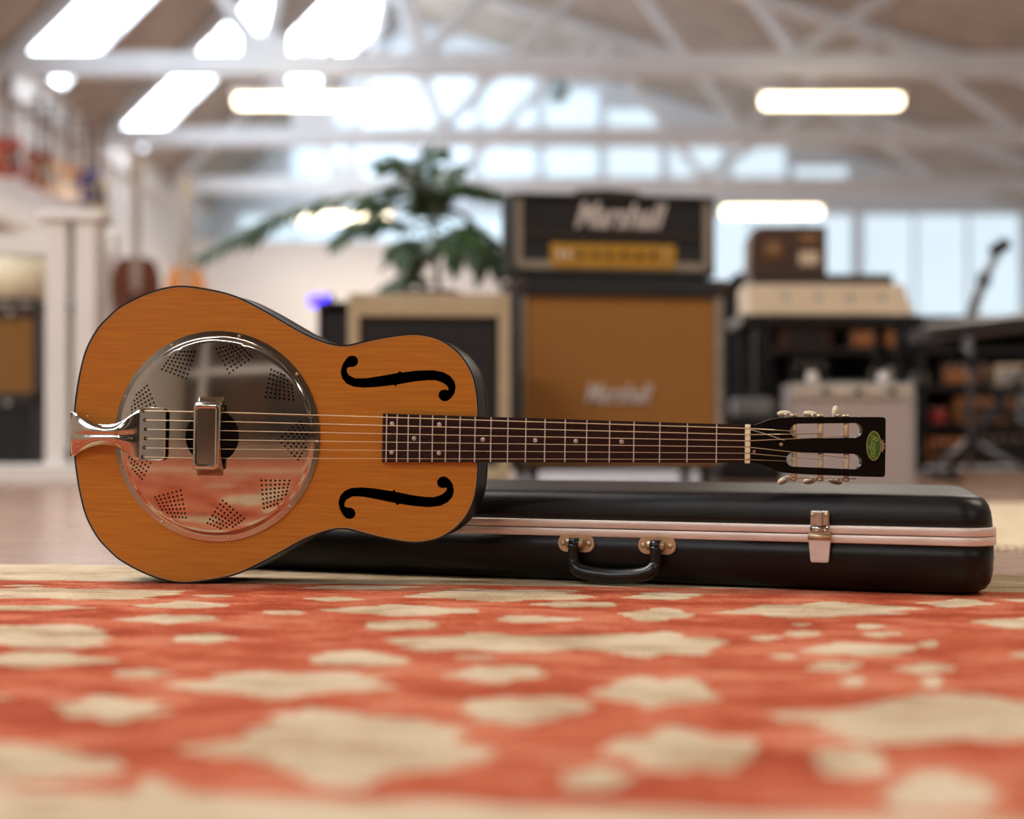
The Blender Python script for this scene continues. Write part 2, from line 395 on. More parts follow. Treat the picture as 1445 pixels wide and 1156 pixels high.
# ================================================================== rug
def rug_mat(name, cols, spec=.1):
    """wool: broad worn patches, streaks along the weft, fine knots; colour only, the light does the rest"""
    m = bpy.data.materials.new(name); m.use_nodes = True; nt = m.node_tree; N = nt.nodes; L = nt.links; b = N['Principled BSDF']
    tc = N.new('ShaderNodeTexCoord')
    def noise(scale, st, det, rough=.6):
        mp = N.new('ShaderNodeMapping'); mp.inputs['Scale'].default_value = st; L.new(tc.outputs['Object'], mp.inputs['Vector'])
        n = N.new('ShaderNodeTexNoise'); n.inputs['Scale'].default_value = scale; n.inputs['Detail'].default_value = det; n.inputs['Roughness'].default_value = rough
        L.new(mp.outputs[0], n.inputs['Vector']); return n
    n1, n2, n3 = noise(9, (1, 1.6, 1), 6), noise(60, (.3, 1.5, 1), 5), noise(420, (1, 1, 1), 2)
    a = N.new('ShaderNodeMath'); a.operation = 'MULTIPLY_ADD'; a.inputs[1].default_value = .42; L.new(n1.outputs['Fac'], a.inputs[0])
    a2 = N.new('ShaderNodeMath'); a2.operation = 'MULTIPLY_ADD'; a2.inputs[1].default_value = .32; L.new(n2.outputs['Fac'], a2.inputs[0]); 
    a3 = N.new('ShaderNodeMath'); a3.operation = 'MULTIPLY'; a3.inputs[1].default_value = .26; L.new(n3.outputs['Fac'], a3.inputs[0])
    L.new(a3.outputs[0], a2.inputs[2]); L.new(a2.outputs[0], a.inputs[2])
    cr = N.new('ShaderNodeValToRGB'); e = cr.color_ramp.elements
    e[0].position = .435; e[0].color = lin(cols[0]); e[1].position = .58; e[1].color = lin(cols[2]); x = e.new(.5); x.color = lin(cols[1])
    L.new(a.outputs[0], cr.inputs['Fac']); L.new(cr.outputs['Color'], b.inputs['Base Color'])
    b.inputs['Roughness'].default_value = .95; b.inputs['Specular IOR Level'].default_value = spec
    bp = N.new('ShaderNodeBump'); bp.inputs['Strength'].default_value = .8; bp.inputs['Distance'].default_value = .003
    ad = N.new('ShaderNodeMath'); ad.operation = 'ADD'; L.new(n2.outputs['Fac'], ad.inputs[0]); L.new(n3.outputs['Fac'], ad.inputs[1])
    L.new(ad.outputs[0], bp.inputs['Height']); L.new(bp.outputs[0], b.inputs['Normal'])
    return m
M['rugred'] = rug_mat('rug_red', ((156, 66, 40), (192, 92, 62), (210, 136, 104)))
M['rugcream'] = rug_mat('rug_cream', ((176, 148, 116), (206, 182, 150), (222, 202, 172)))
motifs = [(5, 60, 825, 828), (-60, 256, 828, 848), (-40, 130, 854, 862), (193, 326, 848, 860), (270, 332, 839, 843), (174, 309, 866, 881), (-90, 176, 880, 915),
 (239, 336, 894, 908), (-70, 170, 920, 942), (158, 239, 944, 957), (262, 548, 944, 986), (369, 432, 861, 868), (425, 593, 826, 832), (428, 515, 842, 849), (468, 665, 853, 870),
 (593, 825, 830, 850), (506, 626, 875, 890), (696, 812, 868, 880), (756, 869, 848, 858), (558, 860, 893, 922), (820, 1018, 889, 930), (875, 978, 858, 877), (884, 990, 836, 847),
 (437, 570, 918, 942), (630, 778, 938, 964), (848, 1005, 952, 1000), (1017, 1298, 850, 872), (1290, 1410, 845, 858), (1373, 1520, 869, 889), (1104, 1161, 890, 899),
 (1118, 1145, 879, 884), (1203, 1250, 880, 888), (1215, 1272, 891, 900), (1057, 1104, 896, 905), (1138, 1289, 906, 927), (1296, 1326, 904, 914), (1138, 1218, 932, 949), (1185, 1222, 954, 969),
 (1265, 1346, 936, 951), (1299, 1332, 954, 971), (1084, 1128, 922, 931), (1426, 1490, 920, 930), (1090, 1600, 980, 1050), (65, 245, 982, 1019), (650, 830, 980, 1022),
 (265, 725, 996, 1112), (-140, 175, 1050, 1112), (865, 1070, 1024, 1096), (785, 897, 1082, 1116), (1250, 1400, 1086, 1152), (1140, 1260, 1052, 1100), (160, 290, 1098, 1180), (700, 760, 900, 905), (640, 700, 925, 931)]
FLIP = {5, 9}
far0, far1 = ground(0, 796), ground(1430, 811)
RD = (far1-far0).normalized(); RD.z = 0; RN = Vector((RD.y, -RD.x, 0))       # along the rug, and towards the camera
def rug_uv(p): q = p-far0; return (q.dot(RD), q.dot(RN))
U0, U1, V1 = -1.1, 2.5, 2.05
rugv, ruge, rugf = [], [], []
def addpoly(pl, sub=1):
    pl = [tuple(p) for p in pl]; n = len(pl)
    if sum(pl[i][0]*pl[(i+1) % n][1]-pl[(i+1) % n][0]*pl[i][1] for i in range(n)) < 0: pl = pl[::-1]
    b = len(rugv); rugv.extend([Vector(p) for p in pl]); rugf.append([b+i for i in range(n)])
addpoly([(U0, 0), (U1, 0), (U1, V1), (U0, V1)])
def blob(x0, x1, y0, y1, seed, to):
    """ragged, stepped, roughly lozenge-shaped figure"""
    r = random.Random(seed); cx, cy = (x0+x1)/2, (y0+y1)/2; n = 104; pl = []
    ph = [r.uniform(0, 6.28) for _ in range(4)]; ex = r.uniform(1.15, 2.1); kl = r.choice((3, 4, 5, 6))
    for k in range(n):
        a = 2*math.pi*k/n; ca, sa = math.cos(a), math.sin(a)
        q = (abs(ca)**ex+abs(sa)**ex)**(-1/ex)
        m = q*(1+.13*math.sin(kl*a+ph[0])+.09*math.sin(2*a+ph[1])+.06*math.sin(9*a+ph[2]))
        jx = 1+r.uniform(-.20, .20)*(.25+abs(sa)); jy = 1+r.uniform(-.05, .05)
        pl.append(to(cx+ca*m*jx*(x1-x0)*.49, cy+sa*min(1.15, m)*jy*(y1-y0)*.45))
    return pl
for i, mt_ in enumerate(motifs):
    addpoly(blob(*mt_, 100+i, lambda x, y: rug_uv(ground(x, y))))
# plain cream borders along both long sides, ragged where they meet the field
def ragged(a, b, outv):
    r = random.Random(5); pl = []; n = 90
    for k in range(n+1):
        t = k/n; pl.append((a[0]+(b[0]-a[0])*t, a[1]+(b[1]-a[1])*t+r.uniform(-.006, .006)))
    return pl+[(U1-.002, outv), (U0+.002, outv)]
v_far = [rug_uv(ground(0, 818))[1], rug_uv(ground(1400, 836))[1]]
addpoly(ragged((U0+.002, v_far[0]), (U1-.002, v_far[1]*.98), .001))
vn = rug_uv(ground(500, 1127))[1]
pl = ragged((U0+.002, vn), (U1-.002, vn+.01), min(V1-.005, vn+.16)); addpoly(pl)
# the same small figures go on past the picture's edges
rr_ = random.Random(11); extra_m = []
for k in range(60):
    u, v = rr_.uniform(U0+.1, U1-.1), rr_.uniform(v_far[0]+.06, vn-.06)
    p = far0+RD*u+RN*v; d = p-CAM; px = CX+d.x/d.y*F
    if -60 < px < 1500 or any(abs(u-a) < .16 and abs(v-b) < .09 for a, b in extra_m): continue
    extra_m.append((u, v)); w, h = rr_.uniform(.05, .14), rr_.uniform(.03, .07)
    addpoly(blob(u-w/2, u+w/2, v-h/2, v+h/2, 900+k, lambda x, y: (x, y)))
ov, oe, of, _, _, forig = delaunay_2d_cdt(rugv, [], rugf, 1, 1e-6)
rug_loc = far0.copy(); rug_loc.z = 0
nv = len(ov); W3 = lambda p: RD*p[0]+RN*p[1]
# keep the rug's own axes: object rotated by its direction
rz = math.atan2(RD.y, RD.x)
vs = [(p[0], -p[1], RUG) for p in ov]; fs = []; mi = []
for f, og in zip(of, forig):
    fs.append(tuple(f)); mi.append(1 if any(g > 0 for g in og) else 0)
# raise the thin edge walls
b0 = len(vs); vs += [(U0, 0, 0), (U1, 0, 0), (U1, -V1, 0), (U0, -V1, 0), (U0, 0, RUG), (U1, 0, RUG), (U1, -V1, RUG), (U0, -V1, RUG)]
for i in range(4): fs.append((b0+i, b0+(i+1) % 4, b0+4+(i+1) % 4, b0+4+i)); mi.append(1)
rug = mesh('patterned_rug', vs, fs, M['rugred']); rug.data.materials.append(M['rugcream'])
for p, k in zip(rug.data.polygons, mi): p.material_index = k
bm = bmesh.new(); bm.from_mesh(rug.data); bmesh.ops.recalc_face_normals(bm, faces=bm.faces)
for f in bm.faces:
    if abs(f.normal.z) > .5 and f.normal.z < 0: f.normal_flip()
bm.to_mesh(rug.data); bm.free()
rug.location = rug_loc; rug.rotation_euler = (0, 0, rz)
tag(rug, 'faded red rug with ragged cream figures under the guitar and its case', 'rug')
# fringe of the rug along its short ends lies outside the picture; second, cream rug behind on the right
g0 = ground(1300, 782, 0.0); cr_ = empty('cream_rug', (g0.x+1.0, g0.y+.75, 0), 'plain cream rug with fringe on the floor behind the guitar case', 'rug', rz)
M['rugplain'] = mat('plain_cream_rug', (224, 204, 172), 0.95, scale=30, rgb2=(204, 182, 148), bump=.7, spec=.1)
box('rug_body', (0, 0, .004), (2.2, 1.5, .008), M['rugplain'], cr_, .003)
bm = bmesh.new()
for k in range(150): add_box(bm, (-1.09+k*.0147, -.775+.006*math.sin(k*7.1), .003), (.006, .05, .005))
tag(bmobj('fringe', bm, M['rugplain'], cr_), kind='stuff')

# ================================================================== resonator guitar
A_, B_ = on_plane(302, 614, GC-CAM, GEY)+CAM, on_plane(1054.5, 626.5, GC-CAM, GEY)+CAM
EX = (B_-A_).normalized(); EY = GEY; EZ = EX.cross(EY)
if EZ.z < 0: EZ = -EZ
GM = Matrix(((EX.x, EY.x, EZ.x, GC.x), (EX.y, EY.y, EZ.y, GC.y), (EX.z, EY.z, EZ.z, GC.z), (0, 0, 0, 1)))
def gl(px, py):
    q = on_plane(px, py, GC-CAM, GEY)+CAM-GC; return (q.dot(EX), q.dot(EZ))
gt = empty('resonator_guitar', (0, 0, 0), 'honey coloured resonator guitar with round nickel cover plate standing on its side', 'guitar')
gt.matrix_world = GM
sadx, cz = gl(302, 614); nutx, _ = gl(1054.5, 626.5); S = nutx-sadx
cyl = lambda x: 614+(x-302)*.01661
hw = [(104, 0), (105.3, 30), (108, 55), (113, 85), (122, 118), (137, 146), (152, 163), (172, 180), (210, 199), (250, 209), (290, 206), (330, 197), (365, 181), (401, 161), (432, 144), (463, 132.5), (488, 129.5), (516, 136), (546, 142.5), (578, 147), (602, 145.5), (625, 138), (648, 121), (664, 98), (672, 72), (675, 38), (675.5, 0)]
up = [gl(x, cyl(x)-h) for x, h in hw]; dn = [gl(x, cyl(x)+h) for x, h in hw[1:-1]][::-1]
outline = cr_curve(up+dn, 5)
zc2 = lambda x, y: (x/3.303+440, y/3.303+450)
fh = [(172, 174), (188, 171), (204, 175), (215, 188), (216, 203), (208, 217), (194, 225), (176, 225), (165, 229), (162, 242), (172, 262), (200, 277), (250, 277), (320, 266), (400, 252), (406, 243), (412, 243), (416, 250), (490, 241), (560, 239), (610, 247), (645, 266), (665, 292), (671, 320), (664, 350), (650, 369), (634, 382), (616, 385), (600, 378), (590, 363), (591, 346), (601, 333), (618, 329), (633, 333), (637, 325), (628, 311), (610, 298), (580, 287), (540, 286), (480, 292), (398, 306), (394, 315), (388, 315), (384, 308), (300, 318), (240, 321), (190, 316), (160, 301), (140, 277), (133, 246), (141, 216), (156, 190)]
fh1 = [gl(*zc2(x, y)) for x, y in fh]; fh2 = [(x, 2*cz-z) for x, z in fh1]
pcx, pcz = gl(306.5, 615.6); PXM = S/752.5
PR = 150*PXM
hole = circle(pcx, pcz, PR*.9, 64)
outline_in = [(pcx*0+x, z) for x, z in outline]
plate('soundboard', outline, [hole, fh1, fh2], 0, .004, M['top'], gt)
n = len(outline); DEP = .084
cxm = sum(p[0] for p in outline)/n
vs = [(x, .0025, z) for x, z in outline]+[(x, DEP, z) for x, z in outline]
o = mesh('body_side', vs, [(i, (i+1) % n, n+(i+1) % n, n+i) for i in range(n)], M['side'], gt, True)
prism('body_back', outline, DEP, DEP+.003, M['side'], gt)
def ring(name, off0, off1, y0, y1, m):
    def offs(d):
        out = []
        for i in range(n):
            a, b = Vector(outline[i-1]), Vector(outline[(i+1) % n]); t = (b-a).normalized(); nn = Vector((-t.y, t.x))
            c = Vector(outline[i]); 
            out.append(c+nn*d)
        return out
    A, B = offs(off0), offs(off1); vs = []
    for y in (y0, y1):
        vs += [(p.x, y, p.y) for p in A]+[(p.x, y, p.y) for p in B]
    fs = []
    for i in range(n):
        j = (i+1) % n
        fs += [(i, j, n+j, n+i), (2*n+i, 3*n+i, 3*n+j, 2*n+j), (i, 2*n+i, 2*n+j, j), (n+i, n+j, 3*n+j, 3*n+i)]
    ob = mesh(name, vs, fs, m, gt)
    return ob
ring('binding', .0008, -.0012, -.0004, .004, M['binding'])
ring('binding_line', -.0012, -.0019, -.0003, .0004, M['bindline'])
ring('back_binding', .0008, -.0012, DEP-.002, DEP+.0035, M['binding'])
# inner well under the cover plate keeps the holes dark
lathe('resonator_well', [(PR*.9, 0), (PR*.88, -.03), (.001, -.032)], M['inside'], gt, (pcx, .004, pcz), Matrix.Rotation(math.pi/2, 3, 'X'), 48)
# cover plate: pressed dome with nine kites of punched holes
def dome(r):
    t = r/PR
    if t > .955: return .0022
    if t > .90:
        s = (.955-t)/.055; s = s*s*(3-2*s); return .0022+.0024*s
    return .0046+.0078*(1-(t/.90)**2)
def dnorm(r):
    e = 1e-5; return (dome(r+e)-dome(r-e))/(2*e)
holes = []
for k in range(9):
    a0 = math.radians(118-40*k)
    def P(r, da): a = a0+math.radians(da); return Vector((pcx+r*PXM*math.cos(a), pcz+r*PXM*math.sin(a)))
    q0, q1, q2, q3 = P(92, 0), P(124, 12.5), P(135.5, 0), P(124, -12.5)
    for i in range(7):
        for j in range(7):
            s, t = i/6, j/6
            c = q0*(1-s)*(1-t)+q1*s*(1-t)+q2*s*t+q3*(1-s)*t
            if (c-Vector((pcx, pcz))).length < 132.5*PXM: holes.append(circle(c.x, c.y, 1.55*PXM, 9))
holes.append(circle(pcx-3*PXM, pcz, 39*PXM, 48))
extra = []
for rr2 in (.36, .44, .52, .58, .75, .82, .88, .905, .915, .925, .935, .945, .952, .958, .975):
    for k in range(96):
        a = 2*math.pi*k/96; p = (pcx+PR*rr2*math.cos(a), pcz+PR*rr2*math.sin(a))
        if any((p[0]-h[0][0]+1.55*PXM)**2+(p[1]-h[0][1])**2 < (2.6*PXM)**2 for h in holes[:-1]): continue
        extra.append(p)
v2, f2 = cdt_plate(circle(pcx, pcz, PR, 96), holes, extra)
def cover_v(p):
    r = math.hypot(p[0]-pcx, p[1]-pcz); return (p[0], -dome(r), p[1])
def cover_n(p):
    dx, dz = p[0]-pcx, p[1]-pcz; r = math.hypot(dx, dz) or 1e-9; g = dnorm(min(r, PR-1e-4))
    return Vector((-g*dx/r, -1, -g*dz/r)).normalized()
me = bpy.data.meshes.new('cover_plate'); nb = len(v2)
vs = [cover_v(p) for p in v2]; fs = []
for f in f2:
    a, b, c = (Vector(vs[i]) for i in f)
    fs.append(tuple(f) if (b-a).cross(c-a).y < 0 else tuple(f[::-1]))
nfront = len(fs)
rim = circle(pcx, pcz, PR, 96); r0 = len(vs)
vs += [(p[0], -.0022, p[1]) for p in rim]+[(p[0], .0005, p[1]) for p in rim]
for i in range(96): j = (i+1) % 96; fs.append((r0+j, r0+i, r0+96+i, r0+96+j))
me.from_pydata(vs, [], fs); me.update()
for p in me.polygons: p.use_smooth = True
ln = []
for p in me.polygons:
    for li in p.loop_indices:
        vi = me.loops[li].vertex_index
        ln.append(cover_n(v2[vi]) if p.index < nfront else Vector((vs[vi][0]-pcx, 0, vs[vi][2]-pcz)).normalized())
me.normals_split_custom_set(ln)
cover = link('cover_plate', me, M['nickel'], gt)
RX90 = Matrix.Rotation(math.pi/2, 3, 'X')      # lathe axis z -> -y (towards the viewer)
for k in range(9):
    a = math.radians(118-40*k); r = 146*PXM
    lathe('screw', [(.0019, 0), (.0019, .001), (.0012, .0018), (.0003, .002)], M['brass'], cover, (pcx+r*math.cos(a), -.002, pcz+r*math.sin(a)), RX90, 10)
# cone edge under the centre hole
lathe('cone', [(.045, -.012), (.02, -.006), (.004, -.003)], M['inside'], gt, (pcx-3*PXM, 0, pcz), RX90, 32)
# bridge cover: tall rounded bridge with turned-in feet
def loft(name, secs, m, parent, smooth=True, close=True):
    vs, fs = [], []; k = len(secs[0])
    for s in secs: vs += s
    for i in range(len(secs)-1):
        for j in range(k): fs.append((i*k+j, i*k+(j+1) % k, (i+1)*k+(j+1) % k, (i+1)*k+j))
    fs.append(tuple(range(k))[::-1]); fs.append(tuple((len(secs)-1)*k+j for j in range(k)))
    bmx = bmesh.new(); bv = [bmx.verts.new(v) for v in vs]
    for f in fs: bmx.faces.new([bv[i] for i in f])
    ob = bmobj(name, bmx, m, parent, smooth)
    for p in list(ob.data.polygons)[-2:]: p.use_smooth = False
    return ob
bx, bz = gl(301.5, 614)
def rrect(w, h, r, n=4):
    pts = []
    for cx_, cz_, a0 in ((w/2-r, h/2-r, 0), (-w/2+r, h/2-r, 90), (-w/2+r, -h/2+r, 180), (w/2-r, -h/2+r, 270)):
        for k in range(n+1):
            a = math.radians(a0+90*k/n); pts.append((cx_+r*math.cos(a), cz_+r*math.sin(a)))
    return pts
P_ = PXM
bc = empty('b', (0, 0, 0)); bpy.data.objects.remove(bc)
secs = []
for y, w, h, r in ((-.0205, 40, 96, 3.0), (-.024, 40, 96, 4), (-.0275, 39, 95, 5), (-.0295, 36.5, 92, 6), (-.0305, 33, 86, 5.5), (-.0305, 29, 82, 4), (-.0298, 26, 78, 3)):
    secs.append([(bx+a, y, bz+b-.0015) for a, b in rrect(w*P_, h*P_, r*P_)])
bco = loft('bridge_cover', secs, M['nickel'], gt)
for s in (-1, 1):
    f = []
    for y, hh, ww in ((-.0225, 9, 36), (-.018, 12, 37), (-.012, 17, 38), (-.009, 22, 40), (-.0075, 24, 40)):
        f.append([(bx+a, y, bz-.0015+s*(49-12+hh/2)*P_+b) for a, b in rrect(ww*P_, hh*P_, 3*P_, 3)])
    loft('cover_foot', f, M['nickel'], bco)
# saddle under the cover
box('saddle', (sadx, -.014, cz), (.004, .012, .062), M['bone'], gt, .001)
# tailpiece: waisted pressed bar with string holes and end plate
tl = [(104, 32, .000, .0), (107, 31.5, .004, .0), (113, 29, .0085, 0), (122, 24, .012, 0), (132, 19.5, .0145, 0), (142, 16.2, .016, 0), (152, 14.8, .017, 0), (163, 15.2, .0185, 0), (174, 18.5, .0195, 0), (184, 24, .020, 0), (193, 30.5, .0195, 0), (200, 35, .018, 0), (206, 37, .0165, 0)]
tz = lambda px: gl(px, 613.5-(155-px)*.016)
tls = cr_curve([t[:3] for t in tl], 3, closed=False); K = 17; vs = []; fs = []
for px, hwid, hh in tls:
    x, z = gl(px, cyl(px)+2)
    for j in range(K):
        t = -1+2*j/(K-1)
        lift = (1-abs(t)**2.2)*.0055*min(1, max(0, (200-px)/25)) - .0022*math.exp(-(t/.16)**2)*min(1, max(0, (px-110)/20))*min(1, max(0, (200-px)/20))
        vs.append((x, -(hh*.62+lift+.004), z+t*hwid*P_))
for i in range(len(tls)-1):
    for j in range(K-1): fs.append((i*K+j, i*K+j+1, (i+1)*K+j+1, (i+1)*K+j))
tp = mesh('tailpiece', vs, fs, M['nickel'], gt, True)
md = tp.modifiers.new('thickness', 'SOLIDIFY'); md.thickness = .0016; md.offset = 0
hx0, _ = gl(104, 613)
box('tail_bracket', (hx0-.0012, .008, gl(104, 612.5)[1]), (.0026, .028, 64*P_), M['nickel'], tp, .0008)
lathe('tail_pin', [(.004, 0), (.0042, .003), (.002, .0055)], M['nickel2'], tp, (hx0-.002, .012, gl(104, 612.5)[1]), Matrix.Rotation(-math.pi/2, 3, 'Y'), 16)
ex0, ez0 = gl(222, 613)
SZ = [cz+(2.5-i)*13.1*P_ for i in range(6)]; NZ = [cz+(2.5-i)*8.5*P_ for i in range(6)]
bm = bmesh.new()
pl_o = [(gl(204, 613)[0]+a, b) for a, b in ()]
x0_, x1_ = gl(203, 613)[0], gl(239, 613)[0]
endp = [(x0_, cz-37*P_), (x1_-6*P_, cz-37*P_), (x1_-2*P_, cz-35*P_), (x1_, cz-30*P_), (x1_+.5*P_, cz), (x1_, cz+30*P_), (x1_-2*P_, cz+35*P_), (x1_-6*P_, cz+37*P_), (x0_, cz+37*P_)]
bowx = lambda i: gl(210, 613)[0]-abs(i-2.5)**2*.7*P_+2*P_
ep = plate('end_plate', endp, [circle(bowx(i), SZ[i], 2.6*P_, 10) for i in range(6)], -.0155, -.0142, M['nickel'], tp)
tube('end_plate_lip', [(p[0], -.0155, p[1]) for p in endp], .0009, M['nickel'], ep, 8)
for i in range(6): lathe('string_hole', [(2.3*P_, 0), (2.3*P_, .0003)], M['inside'], ep, (bowx(i), -.0140, SZ[i]), RX90, 12)
# fingerboard, frets, dots, nut
fb0 = gl(541, 619)[0]; w0, w1 = 34.2*P_, 26*P_
fw_ = lambda x: w0+(w1-w0)*(x-fb0)/(nutx-fb0)
FBY = -.0068
secs = []
fbo = prism('fingerboard', [(fb0, cz-w0), (nutx-.003, cz-w1), (nutx-.003, cz+w1), (fb0, cz+w0)], FBY, 0, M['rosewood'], gt, .0006)
frx = [nutx-S*(1-2**(-k/12)) for k in range(1, 20)]
for x in frx:
    box('fret', (x, FBY-.0004, cz), (.0014, .0012, 2*fw_(x)-.0008), M['fret'], fbo, .0003)
allx = [nutx]+frx
for k, zs in ((5, (0,)), (7, (0,)), (9, (0,)), (12, (0,)), (15, (-1, 1)), (17, (0,)), (19, (-1, 1))):
    x = (allx[k]+allx[k-1])/2
    for s in zs: lathe('position_dot', [(.0027, 0), (.0027, .0002)], M['pearl'], fbo, (x, FBY-.00005, cz+s*20*P_), RX90, 16)
nut = box('nut', (nutx, -.0058, cz), (.006, .0078, 2*w1+.001), M['bone'], gt, .0008)
for i in range(6): box('nut_slot', (nutx, -.0098, NZ[i]), (.0064, .0006, .0012), M['rosewood'], nut)
# neck shaft and heel
secs = []
jx = gl(676, 620)[0]
for x, d, ws in ((jx-.002, .075, .55), (jx+.006, .07, .62), (jx+.016, .05, .8), (jx+.03, .031, .98), (jx+.05, .024, 1), (jx+.15, .022, 1), (nutx-.02, .019, 1), (nutx+.002, .018, 1), (nutx+.012, .017, 1.0)):
    w = fw_(min(x, nutx))*ws; s = [(x, 0.0002, cz+fw_(min(x, nutx)))]
    for k in range(0, 13):
        a = math.pi*k/12; s.append((x, .0004+d*math.sin(a)**.8, cz+(fw_(min(x, nutx))*(1-abs(math.sin(a)))+w*abs(math.sin(a)))*math.cos(a)))
    s.append((x, 0.0002, cz-fw_(min(x, nutx)))); secs.append(s)
loft('neck_shaft', secs, M['neck'], gt)
# slotted headstock, tipped back from the nut
zc4 = lambda x, y: gl(x/5.558+1020, y/5.558+550)
ho = [(205, 283), (250, 277), (300, 262), (345, 243), (390, 230), (450, 221), (600, 215), (900, 214), (1200, 214), (1270, 215), (1284, 220), (1291, 234), (1290, 450), (1286, 670), (1280, 683), (1265, 688), (1100, 684), (900, 676), (700, 668), (560, 660), (470, 650), (400, 632), (350, 608), (300, 590), (250, 577), (205, 570)]
hso = [zc4(x, y) for x, y in ho]
def slot(x0, y0, x1, y1, h0, h1):
    pts = []
    for k in range(9):
        a = math.radians(90+180*k/8); pts.append((x0+h0+h0*math.cos(a), y0-h0*math.sin(a)))
    for k in range(9):
        a = math.radians(-90+180*k/8); pts.append((x1-h1+h1*math.cos(a), y1-h1*math.sin(a)))
    return [zc4(*p) for p in pts]
sl1, sl2 = slot(530, 325, 1106, 320, 58, 58), slot(500, 548, 1102, 566, 56, 60)
hsm = Matrix.Translation((nutx, 0, 0)) @ Matrix.Rotation(math.radians(-4.5), 4, 'Z') @ Matrix.Translation((-nutx, 0, 0))
hsm = Matrix.Translation((nutx, 0, 0)) @ Matrix.Rotation(math.radians(4.5), 4, 'Z') @ Matrix.Translation((-nutx, 0, 0))
HY = -.0012
hs = plate('headstock', hso, [sl1, sl2], HY, HY+.0155, M['black'], gt)
hs.data.transform(hsm)
def tilt(o): o.data.transform(hsm); return o
for px, py in ((1020+459/5.558, 550+430/5.558), (1020+243/5.558, 550+486/5.558)):
    x, z = gl(px, py); tilt(lathe('cover_screw', [(.0022, 0), (.0022, .0006), (.001, .0014)], M['brass'], hs, (x, HY, z), RX90, 12))
# decal
lx, lz = zc4(1196, 441)
def ell(rx, rz, n=40): return [(lx+rx*math.cos(2*math.pi*k/n), lz+rz*math.sin(2*math.pi*k/n)) for k in range(n)]
k4 = P_/5.558
dec = tilt(prism('decal_border', ell(56*k4, 112*k4), HY-.0002, HY, M['gold'], hs))
tilt(prism('decal_field', ell(51.5*k4, 107*k4), HY-.00035, HY-.0001, M['green'], dec))
tm = Matrix.Translation((lx, HY-.0004, lz)) @ Matrix.Rotation(math.radians(90), 4, 'Y') @ FRONT
M['lettergold'] = mat('lettering_gold', (158, 164, 84), .5)
tilt(text('decal_lettering', 'Regal', 64*k4*1.22, M['lettergold'], dec, tm, shear=.35, bold=.0001, depth=.00005))
crown = [(55, -34), (68, -52), (72, -30), (84, -18), (78, 0), (86, 16), (72, 28), (68, 52), (55, 36), (60, 0)]
tilt(prism('decal_crown', [(lx+a*k4, lz+b*k4) for a, b in crown], HY-.0002, HY, M['nickel2'], dec))
# tuners: posts across the slots, plates on the edges, buttons behind
posts = []
for side, zs, xs in ((1, 214, (570, 780, 985)), (-1, 676, (575, 785, 990))):
    zin = zc4(0, 436)[1]
    pl0 = [zc4(500, 0)[0], zc4(1075, 0)[0]]
    zedge = zc4(0, zs)[1]+ (.0006 if side > 0 else -.0002)
    tpx = tilt(box('tuner_plate', ((pl0[0]+pl0[1])/2, HY+.009, zedge+side*.0007), (pl0[1]-pl0[0], .010, .0012), M['nickel2'], hs, .0004))
    for q, xz in enumerate(xs):
        x = zc4(xz, 0)[0]
        zi = zc4(0, 385 if side > 0 else 486)[1]
        po = tilt(tube('tuner_post', [(x, HY+.0045, zedge), (x, HY+.0045, zi)], .0031, M['button'], hs, 12)); posts.append((side, q, x))
        # gear, worm shaft and button
        tilt(lathe('gear', [(.0042, 0), (.0042, .0025), (.0015, .0035)], M['brass'], po, (x, HY+.0075, zedge+side*.001), None if side > 0 else Matrix.Rotation(math.pi, 3, 'X'), 14))
        xb = x-.0075
        tilt(tube('worm_shaft', [(xb, HY+.004, zedge+side*.0032), (xb, HY+.026, zedge+side*.0032)], .0017, M['nickel2'], po, 10))
        vert = (side > 0 and q == 2)
        bmx = bmesh.new(); bmesh.ops.create_uvsphere(bmx, u_segments=16, v_segments=10, radius=1)
        bmesh.ops.scale(bmx, vec=(.0042, .007, .0085) if vert else (.0085, .007, .0040), verts=bmx.verts)
        bmesh.ops.rotate(bmx, cent=(0, 0, 0), matrix=Matrix.Rotation(math.radians((0, 8, 0, -28, -14, 12)[q if side > 0 else 3+q]), 3, 'Y'), verts=bmx.verts)
        bmesh.ops.translate(bmx, vec=(xb, HY+.031, zedge+side*(.0068 if vert else .0045)), verts=bmx.verts)
        tilt(bmobj('tuner_button', bmx, M['button'], po, True))
# strings
order = [(1, 0), (1, 1), (1, 2), (-1, 2), (-1, 1), (-1, 0)]
rad = [.00068, .0006, .00052, .00046, .00038, .00034]
for i in range(6):
    side, q = order[i]; px_ = [p for p in posts if p[0] == side and p[1] == q][0][2]
    pe = hsm @ Vector((px_, HY+.0009, NZ[i]*.35+zc4(0, 325 if side > 0 else 560)[1]*.65))
    tube('string', [(bowx(i), -.0150, SZ[i]), (bowx(i)+.004, -.0164, SZ[i]), (sadx, -.0205, SZ[i]), (nutx, -.0100, NZ[i]), tuple(pe)], rad[i], M['string'], gt, 6)
# loose string end by the nut
tube('string_end', [(nutx+.002, -.0104, NZ[0]-.001), (nutx+.02, -.0095, NZ[0]-.006), (nutx+.042, -.0075, NZ[2]+.001)], .0003, M['string'], gt, 5)
